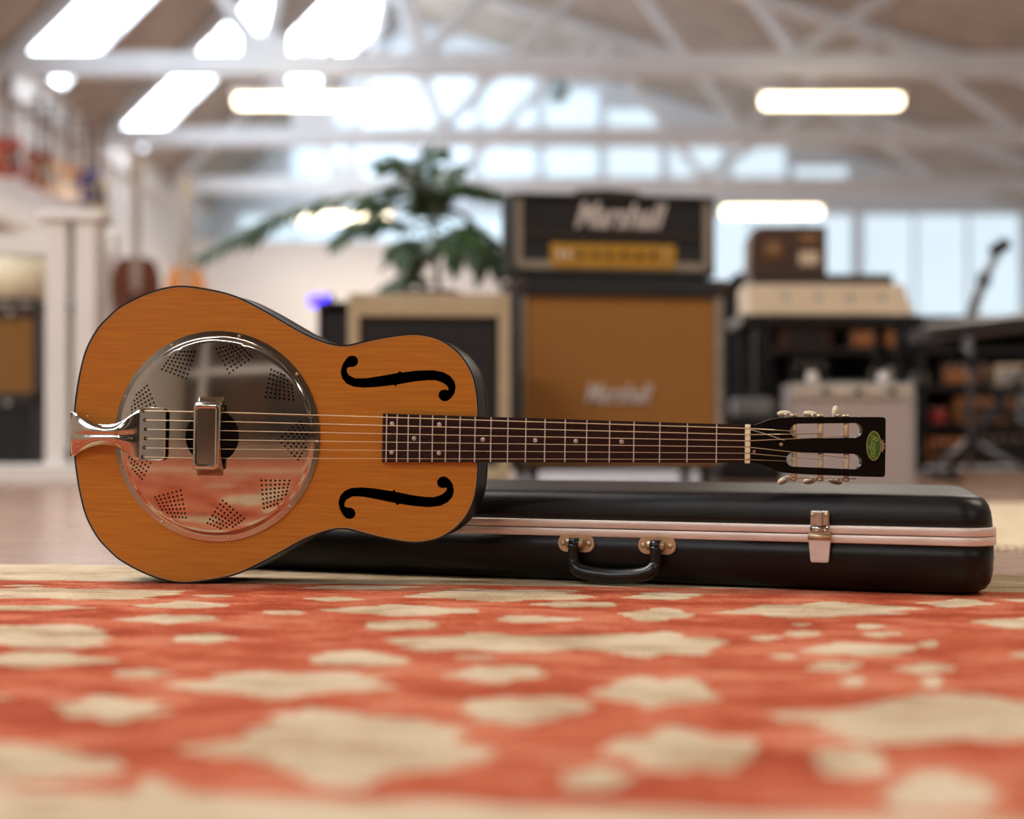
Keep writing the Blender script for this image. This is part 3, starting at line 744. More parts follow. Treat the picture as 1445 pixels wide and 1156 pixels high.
# strap button and heel shade
# ================================================================== guitar case
pa, pb = ground(690, 817), ground(1385, 843)
CE = (pb-pa).normalized(); CE.z = 0
caz = math.atan2(CE.y, CE.x); CLEN, CWID, CRAD = 1.06, .37, .040
CNV = Vector((-CE.y, CE.x, 0))
right_end = pb+CE*.018-CNV*.008
case_root = right_end-CE*(CLEN/2)+CNV*(CWID/2); case_root.z = RUG+.0006
case = empty('guitar_case', case_root, 'long black hard guitar case with metal edge and handle behind the guitar', 'guitar case', caz)
def loop(inset, z, n=10):
    w, h = CLEN-2*inset, CWID-2*inset; return [(a-.15*(b+CWID/2), b, z) for a, b in rrect(w, h, max(.01, CRAD-inset*.3), n)]
STZ0, STZ1, CTOP = .0555, .0755, .1115
def shell(name, levels, m):
    return loft(name, [loop(i, z) for i, z in levels], m, case)
lowsh = shell('lower_shell', [(.030, 0), (.018, .0015), (.009, .006), (.004, .014), (.0015, .026), (.0005, .04), (.0005, STZ0+.001)], M['casevinyl'])
lid = shell('lid', [(.0015, STZ1-.001), (.002, STZ1+.008), (.0032, .092), (.0055, .0995), (.0095, .1058), (.0145, .1092), (.022, CTOP-.0006), (.05, CTOP+.0008)], M['casevinyl'])
zm = (STZ0+STZ1)/2
for a, b in ((STZ0, zm-.0004), (zm+.0004, STZ1)):
    shell('edge_strip', [(.002, a), (-.0016, a+.0002), (-.002, a+.0008), (-.002, b-.0008), (-.0016, b-.0002), (.002, b)], M['alu'])
shell('edge_gap', [(.001, zm-.001), (.001, zm+.001)], M['caseplastic'])
# front hardware in case coordinates: x along, z up, front at y=-CWID/2
fy = -CWID/2
CM = Matrix.Translation(case_root) @ Matrix.Rotation(caz, 4, 'Z'); CMI = CM.inverted()
def cl(px, py):
    d = raydir(px, py); o0 = CMI @ CAM; d0 = CMI.to_3x3() @ d; t = (fy-o0.y)/d0.y; p = o0+d0*t; return p.x, p.z
def mount(px, py):
    x, z = cl(px, py); z = .0475
    sh = []
    W, H = .046, .0215
    sh = [(x+a, z+b) for a, b in rrect(W, H, H/2-.0005, 6)]
    mo = prism('handle_mount', sh, fy-.0035, fy+.002, M['brass'], case, .0008)
    for s in (-1, 1): lathe('rivet', [(.0032, 0), (.0030, .0012), (.0015, .0020), (.0003, .0021)], M['brass'], mo, (x+s*.0165, fy-.0034, z-.0005), RX90, 14)
    tube('hinge_pin', [(x-.0115, fy-.0075, z), (x-.010, fy-.0075, z), (x+.010, fy-.0075, z), (x+.0115, fy-.0075, z)], [.003, .0056, .0056, .003], M['brass'], mo, 14)
    tube('handle_loop', [(x-.006, fy-.0078, z), (x+.006, fy-.0078, z)], .0066, M['caseplastic'], mo, 16)
    return x, z
m1x, m1z = mount(814, 757); m2x, m2z = mount(928, 760)
hy = fy-.011
hp = [(m1x, m1z-.001), (m1x-.0005, m1z-.012), (m1x-.0002, m1z-.022), (m1x+.005, m1z-.030), (m1x+.018, m1z-.0345), (m1x*.62+m2x*.38, m1z-.0368), ((m1x+m2x)/2, m1z-.0373)]
hp = hp+[(m1x+m2x-x, z) for x, z in hp[:-1]][::-1]
hpt = cr_curve([(x, hy-(.004 if 2 < i < 10 else .0), z) for i, (x, z) in enumerate(hp)], 4, closed=False)
nh = len(hpt)
tube('handle', hpt, [.0058+.0032*math.sin(math.pi*i/(nh-1))**.7 for i in range(nh)], M['caseplastic'], case, 14)
# draw latch
lx_, lz_ = cl(1158, 748)
def lbox(name, c, s, m, p, bev=.0008): return box(name, (lx_+c[0], fy+c[1], c[2]), s, m, p, bev)
la = empty('t', (0, 0, 0)); bpy.data.objects.remove(la)
lat = lbox('latch', (0, -.004, .0835), (.0215, .006, .018), M['nickel2'], case, .0022)
lbox('latch_channel', (0, -.0082, .083), (.0075, .004, .017), M['nickel2'], lat, .0012)
for s in (-1, 1): lathe('rivet', [(.0024, 0), (.0022, .001), (.0004, .0016)], M['brass'], lat, (lx_+s*.0075, fy-.007, .0872), RX90, 12)
tube('latch_hook', [(lx_-.0075, fy-.0078, .0735), (lx_-.0075, fy-.009, .0695), (lx_+.0075, fy-.009, .0695), (lx_+.0075, fy-.0078, .0735)], .0013, M['nickel'], lat, 8)
tube('latch_roll', [(lx_-.0105, fy-.0072, .0715), (lx_+.0105, fy-.0072, .0715)], .0028, M['nickel'], lat, 12)
lbox('latch_base', (0, -.005, .0655), (.025, .0065, .0115), M['nickel2'], lat, .002)
tube('latch_hinge', [(lx_-.0128, fy-.0075, .0625), (lx_+.0128, fy-.0075, .0625)], .0036, M['brass'], lat, 12)
lev = [(lx_-.0125, .0595), (lx_+.0125, .0595), (lx_+.0112, .0455), (lx_+.0102, .0355), (lx_+.009, .0335), (lx_-.009, .0335), (lx_-.0102, .0355), (lx_-.0112, .0455)]
prism('latch_lever', lev, fy-.0085, fy-.0045, M['alu'], lat, .0008)

# ================================================================== things behind
# ---- amplifier head on a tall speaker cabinet
M['grillebrown'] = mat('brown_grille_cloth', (156, 104, 44), 0.85, var=.06, scale=300, rgb2=(142, 92, 36))
M['grilleblack'] = mat('black_grille_cloth', (26, 23, 22), 0.8, var=.2, scale=300)
M['piping'] = mat('pale_piping', (150, 136, 118), 0.6)
M['goldpanel'] = mat('gold_panel', (196, 144, 44), 0.35, .4, var=.05)
M['scriptwhite'] = mat('script_white', (206, 194, 186), 0.5, var=.02)
YC = 5.25
hpL, hpR = at(713, 388, YC), at(1013, 388, YC)
ac = (hpL+hpR)/2
AZ = math.radians(9)
cabw = .755; cabtop = at(860, 392, YC).z; cabd = .36
cab = empty('speaker_cabinet', (ac.x+.01, YC+cabd/2, 0), 'tall black speaker cabinet with brown grille cloth and white script under the amplifier head', 'speaker', AZ)
ch = cabtop
def amp_shell(root, W, D, H, z0, t, m, bev=.008):
    lst = [((0, 0, z0+t/2), (W, D, t)), ((0, 0, z0+H-t/2), (W, D, t)), ((-W/2+t/2, 0, z0+H/2), (t, D, H)), ((W/2-t/2, 0, z0+H/2), (t, D, H)), ((0, D/2-t/2, z0+H/2), (W, t, H))]
    return boxes('shell', lst, m, root, bev)
z0 = .055; H = ch-z0
amp_shell(cab, cabw, cabd, H, z0, .022, M['tolex'])
box('grille', (0, -cabd/2+.02, z0+H/2), (cabw-.045, .012, H-.045), M['grillebrown'], cab, .004)
fr = []
for s in (-1, 1): fr.append(((s*(cabw/2-.03), -cabd/2+.008, z0+H/2), (.028 if s > 0 else .016, .016, H-.05)))
boxes('grille_piping', fr, M['piping'], cab, .004)
box('top_rail', (0, -cabd/2+.006, z0+H-.04), (cabw-.02, .02, .05), M['tolex'], cab, .004)
text('script_logo', 'Marshall', .098, M['scriptwhite'], cab, Matrix.Translation((-.02, -cabd/2+.008, z0+H-.405)) @ FRONT, shear=.4, bold=.001, depth=.004, sx=.70)
for sx in (-1, 1):
    for sy in (-1, 1):
        lathe('caster', [(.022, -.012), (.027, -.008), (.027, .008), (.022, .012)], M['steel'], cab, (sx*(cabw/2-.07), sy*.13, .027), Matrix.Rotation(math.pi/2, 3, 'Y'), 14)
        box('caster_fork', (sx*(cabw/2-.07), sy*.13, .045), (.034, .03, .02), M['steel'], cab, .003)
    M_ = box('corner_cap', (sx*(cabw/2-.02), -cabd/2+.018, z0+H-.026), (.05, .05, .05), M['tolexbrown'], cab, .012)
    box('side_handle', (sx*cabw/2, 0, z0+H*.6), (.012, .16, .1), M['caseplastic'], cab, .005)
hw_, hd_, hh_ = .735, .215, .285
head = empty('amplifier_head', (ac.x-.005, YC+.15, ch), 'black amplifier head with gold control panel and white script on top of the cabinet', 'amplifier', AZ)
for sx in (-1, 1):
    for sy in (-1, 1): lathe('rubber_foot', [(.014, 0), (.016, .012)], M['caseplastic'], head, (sx*.3, sy*.07, 0), None, 12)
amp_shell(head, hw_, hd_, hh_, .012, .018, M['tolex'])
box('front_grille', (0, -hd_/2+.02, .012+hh_*.66), (hw_-.04, .01, hh_*.60), M['grilleblack'], head, .002)
box('front_panel', (0, -hd_/2+.022, .012+hh_*.2), (hw_-.04, .01, hh_*.36), M['tolex'], head, .002)
f4 = [((-hw_/2+.03, -hd_/2+.012, .012+hh_/2), (.026, .012, hh_-.04)), ((hw_/2-.026, -hd_/2+.012, .012+hh_/2), (.03, .012, hh_-.04)), ((0, -hd_/2+.012, .012+.035), (hw_-.05, .012, .03)), ((0, -hd_/2+.012, .012+hh_*.5), (hw_-.08, .008, .010))]
boxes('piping', f4[:3], M['piping'], head, .003)
box('middle_bead', f4[3][0], f4[3][1], M['tolexbrown'], head, .003)
gp = box('control_panel', (0, -hd_/2+.010, .012+.068), (.45, .016, .085), M['goldpanel'], head, .007)
for k in range(6):
    kn = lathe('knob', [(.013, 0), (.012, .012), (.009, .014)], M['caseplastic'], gp, (-.12+k*.052, -hd_/2+.002, .085), RX90, 16)
for k in range(2): lathe('input_jack', [(.008, 0), (.007, .006)], M['nickel2'], gp, (.185, -hd_/2+.002, .068+k*.03), RX90, 12)
for k in range(2): box('rocker_switch', (-.195+k*.03, -hd_/2, .083), (.016, .01, .026), M['scriptwhite'], gp, .002)
text('script_logo', 'Marshall', .125, M['scriptwhite'], head, Matrix.Translation((.015, -hd_/2+.012, .012+hh_*.73)) @ FRONT, shear=.4, bold=.0025, depth=.005, sx=.74)
tube('carry_handle', [(-.13, 0, .012+hh_), (-.11, 0, .012+hh_+.018), (0, 0, .012+hh_+.024), (.11, 0, .012+hh_+.018), (.13, 0, .012+hh_)], [.008, .011, .012, .011, .008], M['tolexbrown'], head, 10)

# ---- combo amplifier with cream frame
M['creamframe'] = mat('cream_tolex', (182, 162, 130), 0.6, var=.08, scale=60)
YA = 4.75
al, ar_ = at(489, 414, YA), at(717, 414, YA); cw = ar_.x-al.x; chh = al.z
cmb = empty('combo_amplifier', ((al.x+ar_.x)/2, YA+.12, 0), 'combo amplifier with cream frame around a black grille, in front of the palm', 'amplifier', math.radians(3))
amp_shell(cmb, cw, .24, chh-.02, .02, .016, M['tolex'])
ft = [((-cw/2+.018, -.112, .02+(chh-.02)/2), (.036, .03, chh-.02)), ((cw/2-.018, -.112, .02+(chh-.02)/2), (.036, .03, chh-.02)), ((0, -.112, chh-.038), (cw-.07, .03, .072)), ((0, -.112, .05), (cw-.07, .03, .06))]
for c, s in ft: box('front_frame', c, s, M['creamframe'], cmb, .006)
box('grille', (0, -.105, chh/2), (cw-.085, .012, chh-.11), M['grilleblack'], cmb)
tube('carry_handle', [(-.1, 0, chh), (-.08, 0, chh+.016), (.08, 0, chh+.016), (.1, 0, chh)], .008, M['tolexbrown'], cmb, 8)
for sx in (-1, 1):
    for sy in (-1, 1): lathe('rubber_foot', [(.016, 0), (.018, .022)], M['caseplastic'], cmb, (sx*cw*.4, sy*.08, 0), None, 12)
for k in range(5): lathe('knob', [(.011, 0), (.010, .012), (.007, .014)], M['caseplastic'], cmb, (-.14+k*.06, 0, chh-.002), None, 12)
# dark brown cabinet behind it, with a blue lit tube beside
bl = at(476, 425, 5.27)
bc_ = empty('brown_cabinet', (bl.x+.05, 5.42, 0), 'dark brown speaker cabinet standing behind the cream framed amplifier', 'speaker')
amp_shell(bc_, .24, .3, bl.z-.01, .01, .015, M['tolexbrown'])
box('grille', (0, -.135, (bl.z-.01)/2), (.2, .01, bl.z-.07), M['grilleblack'], bc_)
for sx in (-1, 1): box('foot', (sx*.09, 0, .005), (.03, .26, .012), M['caseplastic'], bc_)
M['blueglow'] = mat('blue_lamp', (70, 50, 255), 0.4, var=.01, emit=(60, 40, 255), estr=3.5)
bb = at(451, 425, 6.6)
bs = empty('blue_lamp', (bb.x, 6.6, 0), 'small glowing blue lamp on a thin stand by the pale wall', 'lamp')
lathe('base', [(.12, 0), (.12, .012), (.02, .02)], M['steel'], bs, (0, 0, 0), None, 24)
tube('pole', [(0, 0, .015), (0, 0, bb.z-.03)], .008, M['white'], bs, 8)
bmx = bmesh.new(); add_box(bmx, (0, 0, bb.z), (.095, .05, .05), .02, seg=3); bmobj('glowing_tube', bmx, M['blueglow'], bs, True)
box('lamp_cap', (0.05, 0, bb.z), (.02, .055, .055), M['steel'], bs, .004)

# ---- palm behind the combo
M['leaf'] = mat('palm_leaf', (54, 82, 38), 0.45, var=.2, scale=12, rgb2=(26, 50, 26), spec=.4)
M['stem'] = mat('palm_stem', (84, 92, 56), 0.6)
M['pot'] = mat('dark_pot', (50, 46, 44), 0.6)
YP = 6.0
pr = at(620, 420, YP); palm = empty('potted_palm', (pr.x, YP, 0), 'leafy green palm with a long drooping frond behind the amplifiers', 'plant')
lathe('pot', [(.13, 0), (.17, .3), (.18, .32), (.16, .32), (.15, .28), (.001, .28)], M['pot'], palm, (0, 0, 0), None, 28)
def pp(px, py, dy=0): v = at(px, py, YP+dy); return Vector((v.x-pr.x, v.y-YP, v.z))
crown0 = pp(612, 345)
tube('trunk', cr_curve([(0, 0, .27), (.01, 0, .45), tuple(pp(620, 420)), tuple(pp(616, 380)), tuple(crown0)], 4, closed=False), .012, M['stem'], palm, 8)
fronds = [([(612, 345), (606, 290), (590, 250), (560, 226), (532, 232)], (0, -.1, -.2, -.25, -.3), .11),
          ([(612, 345), (620, 285), (640, 262), (672, 262), (706, 272)], (0, .05, .1, .1, .12), .10),
          ([(612, 345), (575, 300), (520, 280), (450, 284), (380, 308), (330, 335), (280, 362)], (0, .05, .1, .15, .15, .1, .1), .11),
          ([(612, 345), (575, 318), (535, 308), (495, 318), (470, 340)], (0, -.1, -.15, -.2, -.2), .09),
          ([(612, 345), (640, 322), (668, 325), (688, 348), (690, 378)], (0, -.1, -.15, -.2, -.2), .11),
          ([(612, 345), (590, 338), (570, 345), (556, 366)], (0, -.15, -.25, -.3), .09),
          ([(612, 345), (604, 270), (602, 235), (612, 214)], (0, .1, .18, .2), .12),
          ([(612, 345), (625, 330), (648, 345), (655, 368)], (0, -.2, -.3, -.35), .11),
          ([(612, 345), (616, 310), (640, 296), (664, 308)], (0, .15, .25, .3), .10),
          ([(618, 400), (590, 392), (560, 398), (538, 415)], (0, -.1, -.1, -.1), .10),
          ([(612, 345), (608, 285), (622, 248), (650, 236)], (0, -.05, -.1, -.15), .11),
          ([(612, 345), (598, 352), (584, 372), (582, 392)], (0, .1, .2, .2), .08),
          ([(612, 345), (600, 300), (560, 262), (520, 275)], (0, .2, .3, .35), .10)]
for fi, (pxs, dys, ll) in enumerate(fronds):
    pts = cr_curve([tuple(pp(x, y, d)) for (x, y), d in zip(pxs, dys)], 6, closed=False)
    vs, fs = tube_geo(pts, [.0045*(1-.7*i/len(pts)) for i in range(len(pts))], 5)
    r = random.Random(fi); n_ = len(pts)
    for i in range(max(3, int(n_*.22)), n_):
        p = Vector(pts[i]); d = (Vector(pts[min(i+1, n_-1)])-Vector(pts[i-1])).normalized()
        side = d.cross(Vector((0, -.5, .85))).normalized()
        for s in (-1, 1):
            t = i/n_; L_ = ll*.78*(.55+.9*math.sin(math.pi*min(1, .15+.8*t)))*r.uniform(.8, 1.15)
            ax = (side*s*.75+d*.75+Vector((0, 0, -.15))+Vector((r.uniform(-.15, .15), r.uniform(-.25, .25), r.uniform(-.2, .2)))).normalized()
            nrm = ax.cross(d).normalized(); wv = ax.cross(nrm).normalized()*L_*.18; b = len(vs)
            q = [p, p+ax*L_*.35+wv, p+ax*L_*.35-wv, p+ax*L_*.75+wv*.75+Vector((0, 0, -.04*L_*4)), p+ax*L_*.75-wv*.75+Vector((0, 0, -.04*L_*4)), p+ax*L_+Vector((0, 0, -.09*L_*4)), p+ax*L_*.4+nrm*.004]
            vs += q; fs += [(b, b+1, b+6), (b, b+6, b+2), (b+1, b+3, b+6), (b+2, b+6, b+4), (b+3, b+5, b+6), (b+4, b+6, b+5)]
    mesh('frond', vs, fs, M['leaf'], palm)

# ---- keyboards and the wooden radio on a black table
M['palegrey'] = mat('pale_grey_box', (150, 148, 146), 0.6)
M['creamkey'] = mat('cream_organ_panel', (222, 196, 164), 0.45, var=.04)
M['radio'] = mat('radio_wood', (84, 50, 30), 0.4, var=.2, scale=8, stretch=(1, 1, 6), coat=.2)
M['radiocloth'] = mat('radio_cloth', (150, 108, 66), 0.8)
M['darkwood'] = mat('dark_wood', (52, 36, 28), 0.5, var=.15, scale=8)
YK = 6.1
kl, kr = at(1046, 444, YK), at(1300, 444, YK); tz_ = kl.z
ktab = empty('black_table', ((kl.x+kr.x)/2, YK+.2, 0), 'black table with steel legs carrying the cream electric organ', 'table')
tw = kr.x-kl.x
box('table_top', (0, 0, tz_-.02), (tw, .44, .04), M['caseplastic'], ktab, .004)
for sx in (-1, 1):
    for sy in (-1, 1): box('leg', (sx*(tw/2-.075), sy*.18, (tz_-.04)/2), (.045, .045, tz_-.04), M['steel'], ktab, .003)
    box('side_stretcher', (sx*(tw/2-.075), 0, .14), (.03, .32, .03), M['steel'], ktab)
o0, o1 = at(1062, 440, YK), at(1288, 440, YK); ow = o1.x-o0.x; otop = at(1170, 396, YK).z
org = empty('electric_organ', ((o0.x+o1.x)/2, YK+.2, tz_), 'cream fronted electric organ with dark lid standing on the black table', 'organ')
hh2 = otop-tz_
prism_side = [(-.19, 0), (.19, 0), (.19, hh2), (-.06, hh2), (-.19, .012)]
def xprism(name, poly, x0, x1, m, parent, bev=0):
    bmx = bmesh.new(); v = [bmx.verts.new((x0, a, b)) for a, b in poly]; f = bmx.faces.new(v)
    r = bmesh.ops.extrude_face_region(bmx, geom=[f]); bmesh.ops.translate(bmx, vec=(x1-x0, 0, 0), verts=[g for g in r['geom'] if isinstance(g, bmesh.types.BMVert)])
    if bev: bmesh.ops.bevel(bmx, geom=bmx.edges[:], offset=bev, segments=1, affect='EDGES')
    return bmobj(name, bmx, m, parent)
xprism('body', prism_side, -ow/2+.012, ow/2-.012, M['creamkey'], org, .002)
for s in (-1, 1): xprism('end_cheek', [(a*1.02, b) for a, b in prism_side], s*ow/2-.012 if s > 0 else -ow/2, ow/2 if s > 0 else -ow/2+.012, M['creamkey'], org, .002)
box('lid', (-.012, .062, hh2+.020), (ow-.06, .25, .042), M['darkwood'], org, .006)
sln = Vector((0, .13, hh2-.012)).normalized(); rs = Matrix.Rotation(-math.atan2(.13, hh2-.012), 4, 'X')
for k in range(11):
    t = .52; p = Vector((-.22+k*.044, -.19+.13*t-.003, .012+(hh2-.012)*t))
    box('tab_switch', p, (.024, .010, .034), M['palegrey'] if k % 3 == 1 else M['creamkey'], org, .002, rs)
r0_, r1_ = at(1058, 380, YK+.18), at(1167, 380, YK+.18); rw = r1_.x-r0_.x; rh = at(1110, 319, YK+.18).z-otop-.041
rad_ = empty('wooden_radio', ((r0_.x+r1_.x)/2, YK+.26, otop+.041), 'small old wooden radio with round speaker on top of the organ', 'radio')
rp = [(-rw/2, 0), (rw/2, 0), (rw/2, rh), (-rw/2+.05, rh), (-rw/2+.02, rh-.012), (-rw/2, rh-.05)]
prism('cabinet', rp, -.08, .08, M['radio'], rad_, .005)
lathe('speaker_cloth', [(.042, 0), (.042, .004)], M['radiocloth'], rad_, (-.06, -.08, rh*.5), RX90, 28)
lathe('speaker_ring', [(.046, 0), (.048, .006), (.043, .008), (.042, .003)], M['radio'], rad_, (-.06, -.08, rh*.5), RX90, 28)
box('dial', (.085, -.082, rh*.34), (.08, .006, .055), M['creamkey'], rad_, .002)
box('tuning_scale', (.085, -.082, rh*.75), (.07, .006, .035), M['radiocloth'], rad_, .002)
for k in range(2): lathe('knob', [(.012, 0), (.010, .014)], M['darkwood'], rad_, (.02, -.08, rh*.25+k*.07), RX90, 14)
# black padded bag slung behind the table beside the cabinet
gb = at(1038, 395, 6.6)
M['bag'] = mat('black_nylon', (20, 19, 20), 0.7, var=.2, scale=30)
bag = empty('gig_bag', (gb.x+.05, 6.75, 0), 'black padded gig bag standing upright between the tall cabinet and the table', 'bag', math.radians(-6))
bp_ = cr_curve([(-.13, 0), (.13, 0), (.17, .18), (.14, .38), (.12, .5), (.13, gb.z-.12), (.07, gb.z+.0), (-.02, gb.z+.02), (-.09, gb.z-.08), (-.11, .5), (-.14, .38), (-.17, .18)], 3)
zmn = min(p[1] for p in bp_); bp_ = [(a, b-zmn) for a, b in bp_]
prism('bag_body', bp_, -.06, .06, M['bag'], bag, .015)
prism('pocket', [(-.1, .1), (.1, .1), (.12, .2), (.09, .42), (-.09, .42), (-.12, .2)], -.085, -.055, M['bag'], bag, .01)
tube('zip', [(p[0]*.99, -.058, p[1]) for p in bp_[3:-3]], .003, M['greysteel'], bag, 6)
# pale speaker box seen low between cabinet and table legs
ps = at(1063, 590, 6.0)
M['palegrey'] = mat('pale_grey_box', (150, 148, 146), 0.6)
pbx = empty('pale_effects_box', (ps.x, 6.05, 0), 'small pale grey effects box on a black crate under the organ table', 'effects box')
box('box_body', (0, 0, ps.z+.04), (.155, .12, .075), M['palegrey'], pbx, .012)
for k in range(3): lathe('knob', [(.012, 0), (.01, .012)], M['caseplastic'], pbx, (-.045+k*.045, 0, ps.z+.077), None, 12)
crt = empty('black_crate', (ps.x, 6.06, 0), 'black crate under the organ table carrying the pale effects box', 'crate')
boxes('crate_body', [((0, 0, .01), (.3, .3, .02)), ((-.14, 0, ps.z/2), (.02, .3, ps.z)), ((.14, 0, ps.z/2), (.02, .3, ps.z)), ((0, .14, ps.z/2), (.3, .02, ps.z)), ((0, -.14, ps.z/2), (.3, .02, ps.z)), ((0, 0, ps.z-.006), (.3, .3, .012))], M['tolex'], crt, .003)
box('handle_slot', (0, -.151, ps.z*.7), (.1, .004, .03), M['inside'], crt)
# ---- grey combo amplifier behind the headstock
M['greycloth'] = mat('grey_pink_grille', (168, 152, 146), 0.8, var=.05, scale=200)
M['chromepanel'] = mat('amp_control_strip', (200, 188, 174), 0.35, .4)
YG = 4.6
ga, gb2 = at(1117, 545, YG), at(1294, 545, YG); gw = gb2.x-ga.x; gh = at(1200, 540, YG).z
ga_ = empty('grey_amplifier', ((ga.x+gb2.x)/2, YG+.1, 0), 'small amplifier with grey grille and cream control strip behind the guitar headstock', 'amplifier', math.radians(-4))
amp_shell(ga_, gw, .2, gh-.015, .015, .012, M['palegrey'], .004)
box('grille', (0, -.09, (gh-.05)/2+.01), (gw-.026, .012, gh-.075), M['greycloth'], ga_)
cs = box('control_strip', (0, -.092, gh-.028), (gw-.02, .02, .046), M['chromepanel'], ga_, .003)
for k in range(6): lathe('knob', [(.010, 0), (.009, .013), (.006, .015)], M['caseplastic'] if k % 2 else M['scriptwhite'], cs, (-.13+k*.05, -.102, gh-.028), RX90, 14)
for sx in (-1, 1):
    for sy in (-1, 1): lathe('rubber_foot', [(.012, 0), (.014, .018)], M['caseplastic'], ga_, (sx*gw*.4, sy*.07, 0), None, 10)
box('carry_handle', (0, 0, gh+.006), (.16, .024, .012), M['caseplastic'], ga_, .004)
for k, px in enumerate((1184, 1222)):  # pale solid shapes standing in for two soft glints on the amplifier
    q = at(px, 531, YG); t = lathe('glint_shape', [(.016, 0), (.019, .003), (.019, .026), (.013, .03), (.014, .038)], M['scriptwhite'], None, (0, 0, 0), None, 18)
    t.location = (q.x, YG+.09+.0*k, gh+.001 if abs(px-1203) > 40 else gh); t.location.z = gh-.0005
    tag(t, 'small pale shape added as a glint on the grey amplifier, %s its carry handle' % ('on the organ cabinet side of' if k == 0 else 'on the rack side of'), 'glint', 'glints on the grey amplifier')
    t.location.x = ((ga.x+gb2.x)/2)+(-.11 if k == 0 else .11)

# ---- dark storage rack with goods on the right
YS = 7.4
s0, s1 = at(1008, 470, YS), at(1590, 470, YS); sw = s1.x-s0.x; sxm = (s0.x+s1.x)/2
M['rackblack'] = mat('rack_black', (24, 22, 22), 0.6)
rack = empty('storage_rack', (sxm, YS+.25, 0), 'dark open storage rack full of small amplifiers against the pale wall', 'rack')
levels = [.05, .235, .42, .60, .76]
for z in levels: box('shelf_board', (0, 0, z-.012), (sw, .5, .024), M['rackblack'], rack)
for sx in (-1, 0, 1):
    for sy in (-1, 1): box('post', (sx*(sw/2-.02), sy*.23, .375), (.04, .04, .75), M['rackblack'], rack)
box('back_panel', (0, .245, .38), (sw, .015, .74), M['rackblack'], rack)
def goods(name, px0, px1, lev, h, m, label, cat, m2=None, d=.2):
    a, b = at(px0, 600, YS), at(px1, 600, YS); w = b.x-a.x
    g = empty(name, ((a.x+b.x)/2, YS+d/2+.02, levels[lev]), label, cat)
    box('body', (0, 0, h/2), (w, d, h), m, g, .008)
    box('front_cloth', (0, -d/2, h*.42), (w*.86, .006, h*.6), m2 or M['grilleblack'], g, .001)
    nk = max(2, min(4, int(w/.05)))
    for k in range(nk): lathe('knob', [(.009, 0), (.008, .012)], M['nickel2'], g, (-w*.32+k*w*.64/max(1, nk-1), -d/2, h*.85), RX90, 12)
    box('carry_handle', (0, 0, h+.006), (w*.4, .02, .012), M['caseplastic'], g, .003)
    return g
M['tan'] = mat('tan_tweed', (168, 104, 50), 0.7, var=.15, scale=80)
M['orange'] = mat('orange_tolex', (196, 104, 44), 0.6)
M['mahogbox'] = mat('mahogany_box', (88, 34, 18), 0.5)
M['redbox'] = mat('red_enamel', (176, 30, 34), 0.4)
M['bluebox'] = mat('blue_enamel', (38, 48, 84), 0.4)
goods('practice_amplifier', 1352, 1432, 1, .125, M['tan'], 'tan tweed practice amplifier on the middle board of the rack', 'amplifier', M['tolexbrown'])
goods('practice_amplifier', 1312, 1372, 0, .11, M['orange'], 'orange practice amplifier on the lowest board of the rack beside the grey one', 'amplifier', M['tolexbrown'])
goods('practice_amplifier', 1385, 1450, 0, .13, M['tolexbrown'], 'dark brown practice amplifier on the lowest board of the rack', 'amplifier')
goods('practice_amplifier', 1440, 1520, 1, .14, M['palegrey'], 'grey practice amplifier on the middle board of the rack beside the tan one', 'amplifier')
goods('practice_amplifier', 1330, 1400, 2, .11, M['tolexbrown'], 'brown practice amplifier on the third board of the rack', 'amplifier', M['tan'])
goods('effects_pedal', 1316, 1338, 1, .07, M['redbox'], 'small red effects pedal on the middle board of the rack', 'pedal', M['redbox'], .11)
goods('effects_pedal', 1276, 1300, 1, .06, M['bluebox'], 'small dark blue effects pedal on the middle board of the rack', 'pedal', M['bluebox'], .11)
goods('effects_pedal', 1290, 1312, 2, .06, M['palegrey'], 'small pale effects pedal on the third board of the rack', 'pedal', M['palegrey'], .11)
goods('practice_amplifier', 1408, 1470, 2, .10, M['creamkey'], 'cream practice amplifier on the third board of the rack', 'amplifier', M['palegrey'])
goods('practice_amplifier', 1105, 1175, 3, .11, M['mahogbox'], 'dark red brown practice amplifier high on the rack behind the organ table', 'amplifier')
goods('practice_amplifier', 1200, 1270, 3, .115, M['tolexbrown'], 'brown practice amplifier high on the rack beside the dark red brown one', 'amplifier', M['tan'])
goods('practice_amplifier', 1300, 1352, 3, .10, M['tolex'], 'black practice amplifier high on the rack beside the silver cup', 'amplifier')
goods('practice_amplifier', 1120, 1170, 2, .12, M['tolex'], 'black practice amplifier on the rack behind the organ table', 'amplifier')
goods('effects_pedal', 1236, 1262, 2, .085, M['scriptwhite'], 'white effects pedal on the rack behind the grey amplifier', 'pedal', M['palegrey'], .11)
q = at(1371, 500, YS)
ch_ = empty('silver_cup', (q.x, YS+.14, levels[3]), 'upright silver cup on the top board of the rack', 'cup')
lathe('cup_body', [(.02, 0), (.022, .004), (.008, .02), (.008, .04), (.03, .065), (.034, .105), (.031, .105), (.027, .068)], M['nickel2'], ch_, (0, 0, 0), None, 20)
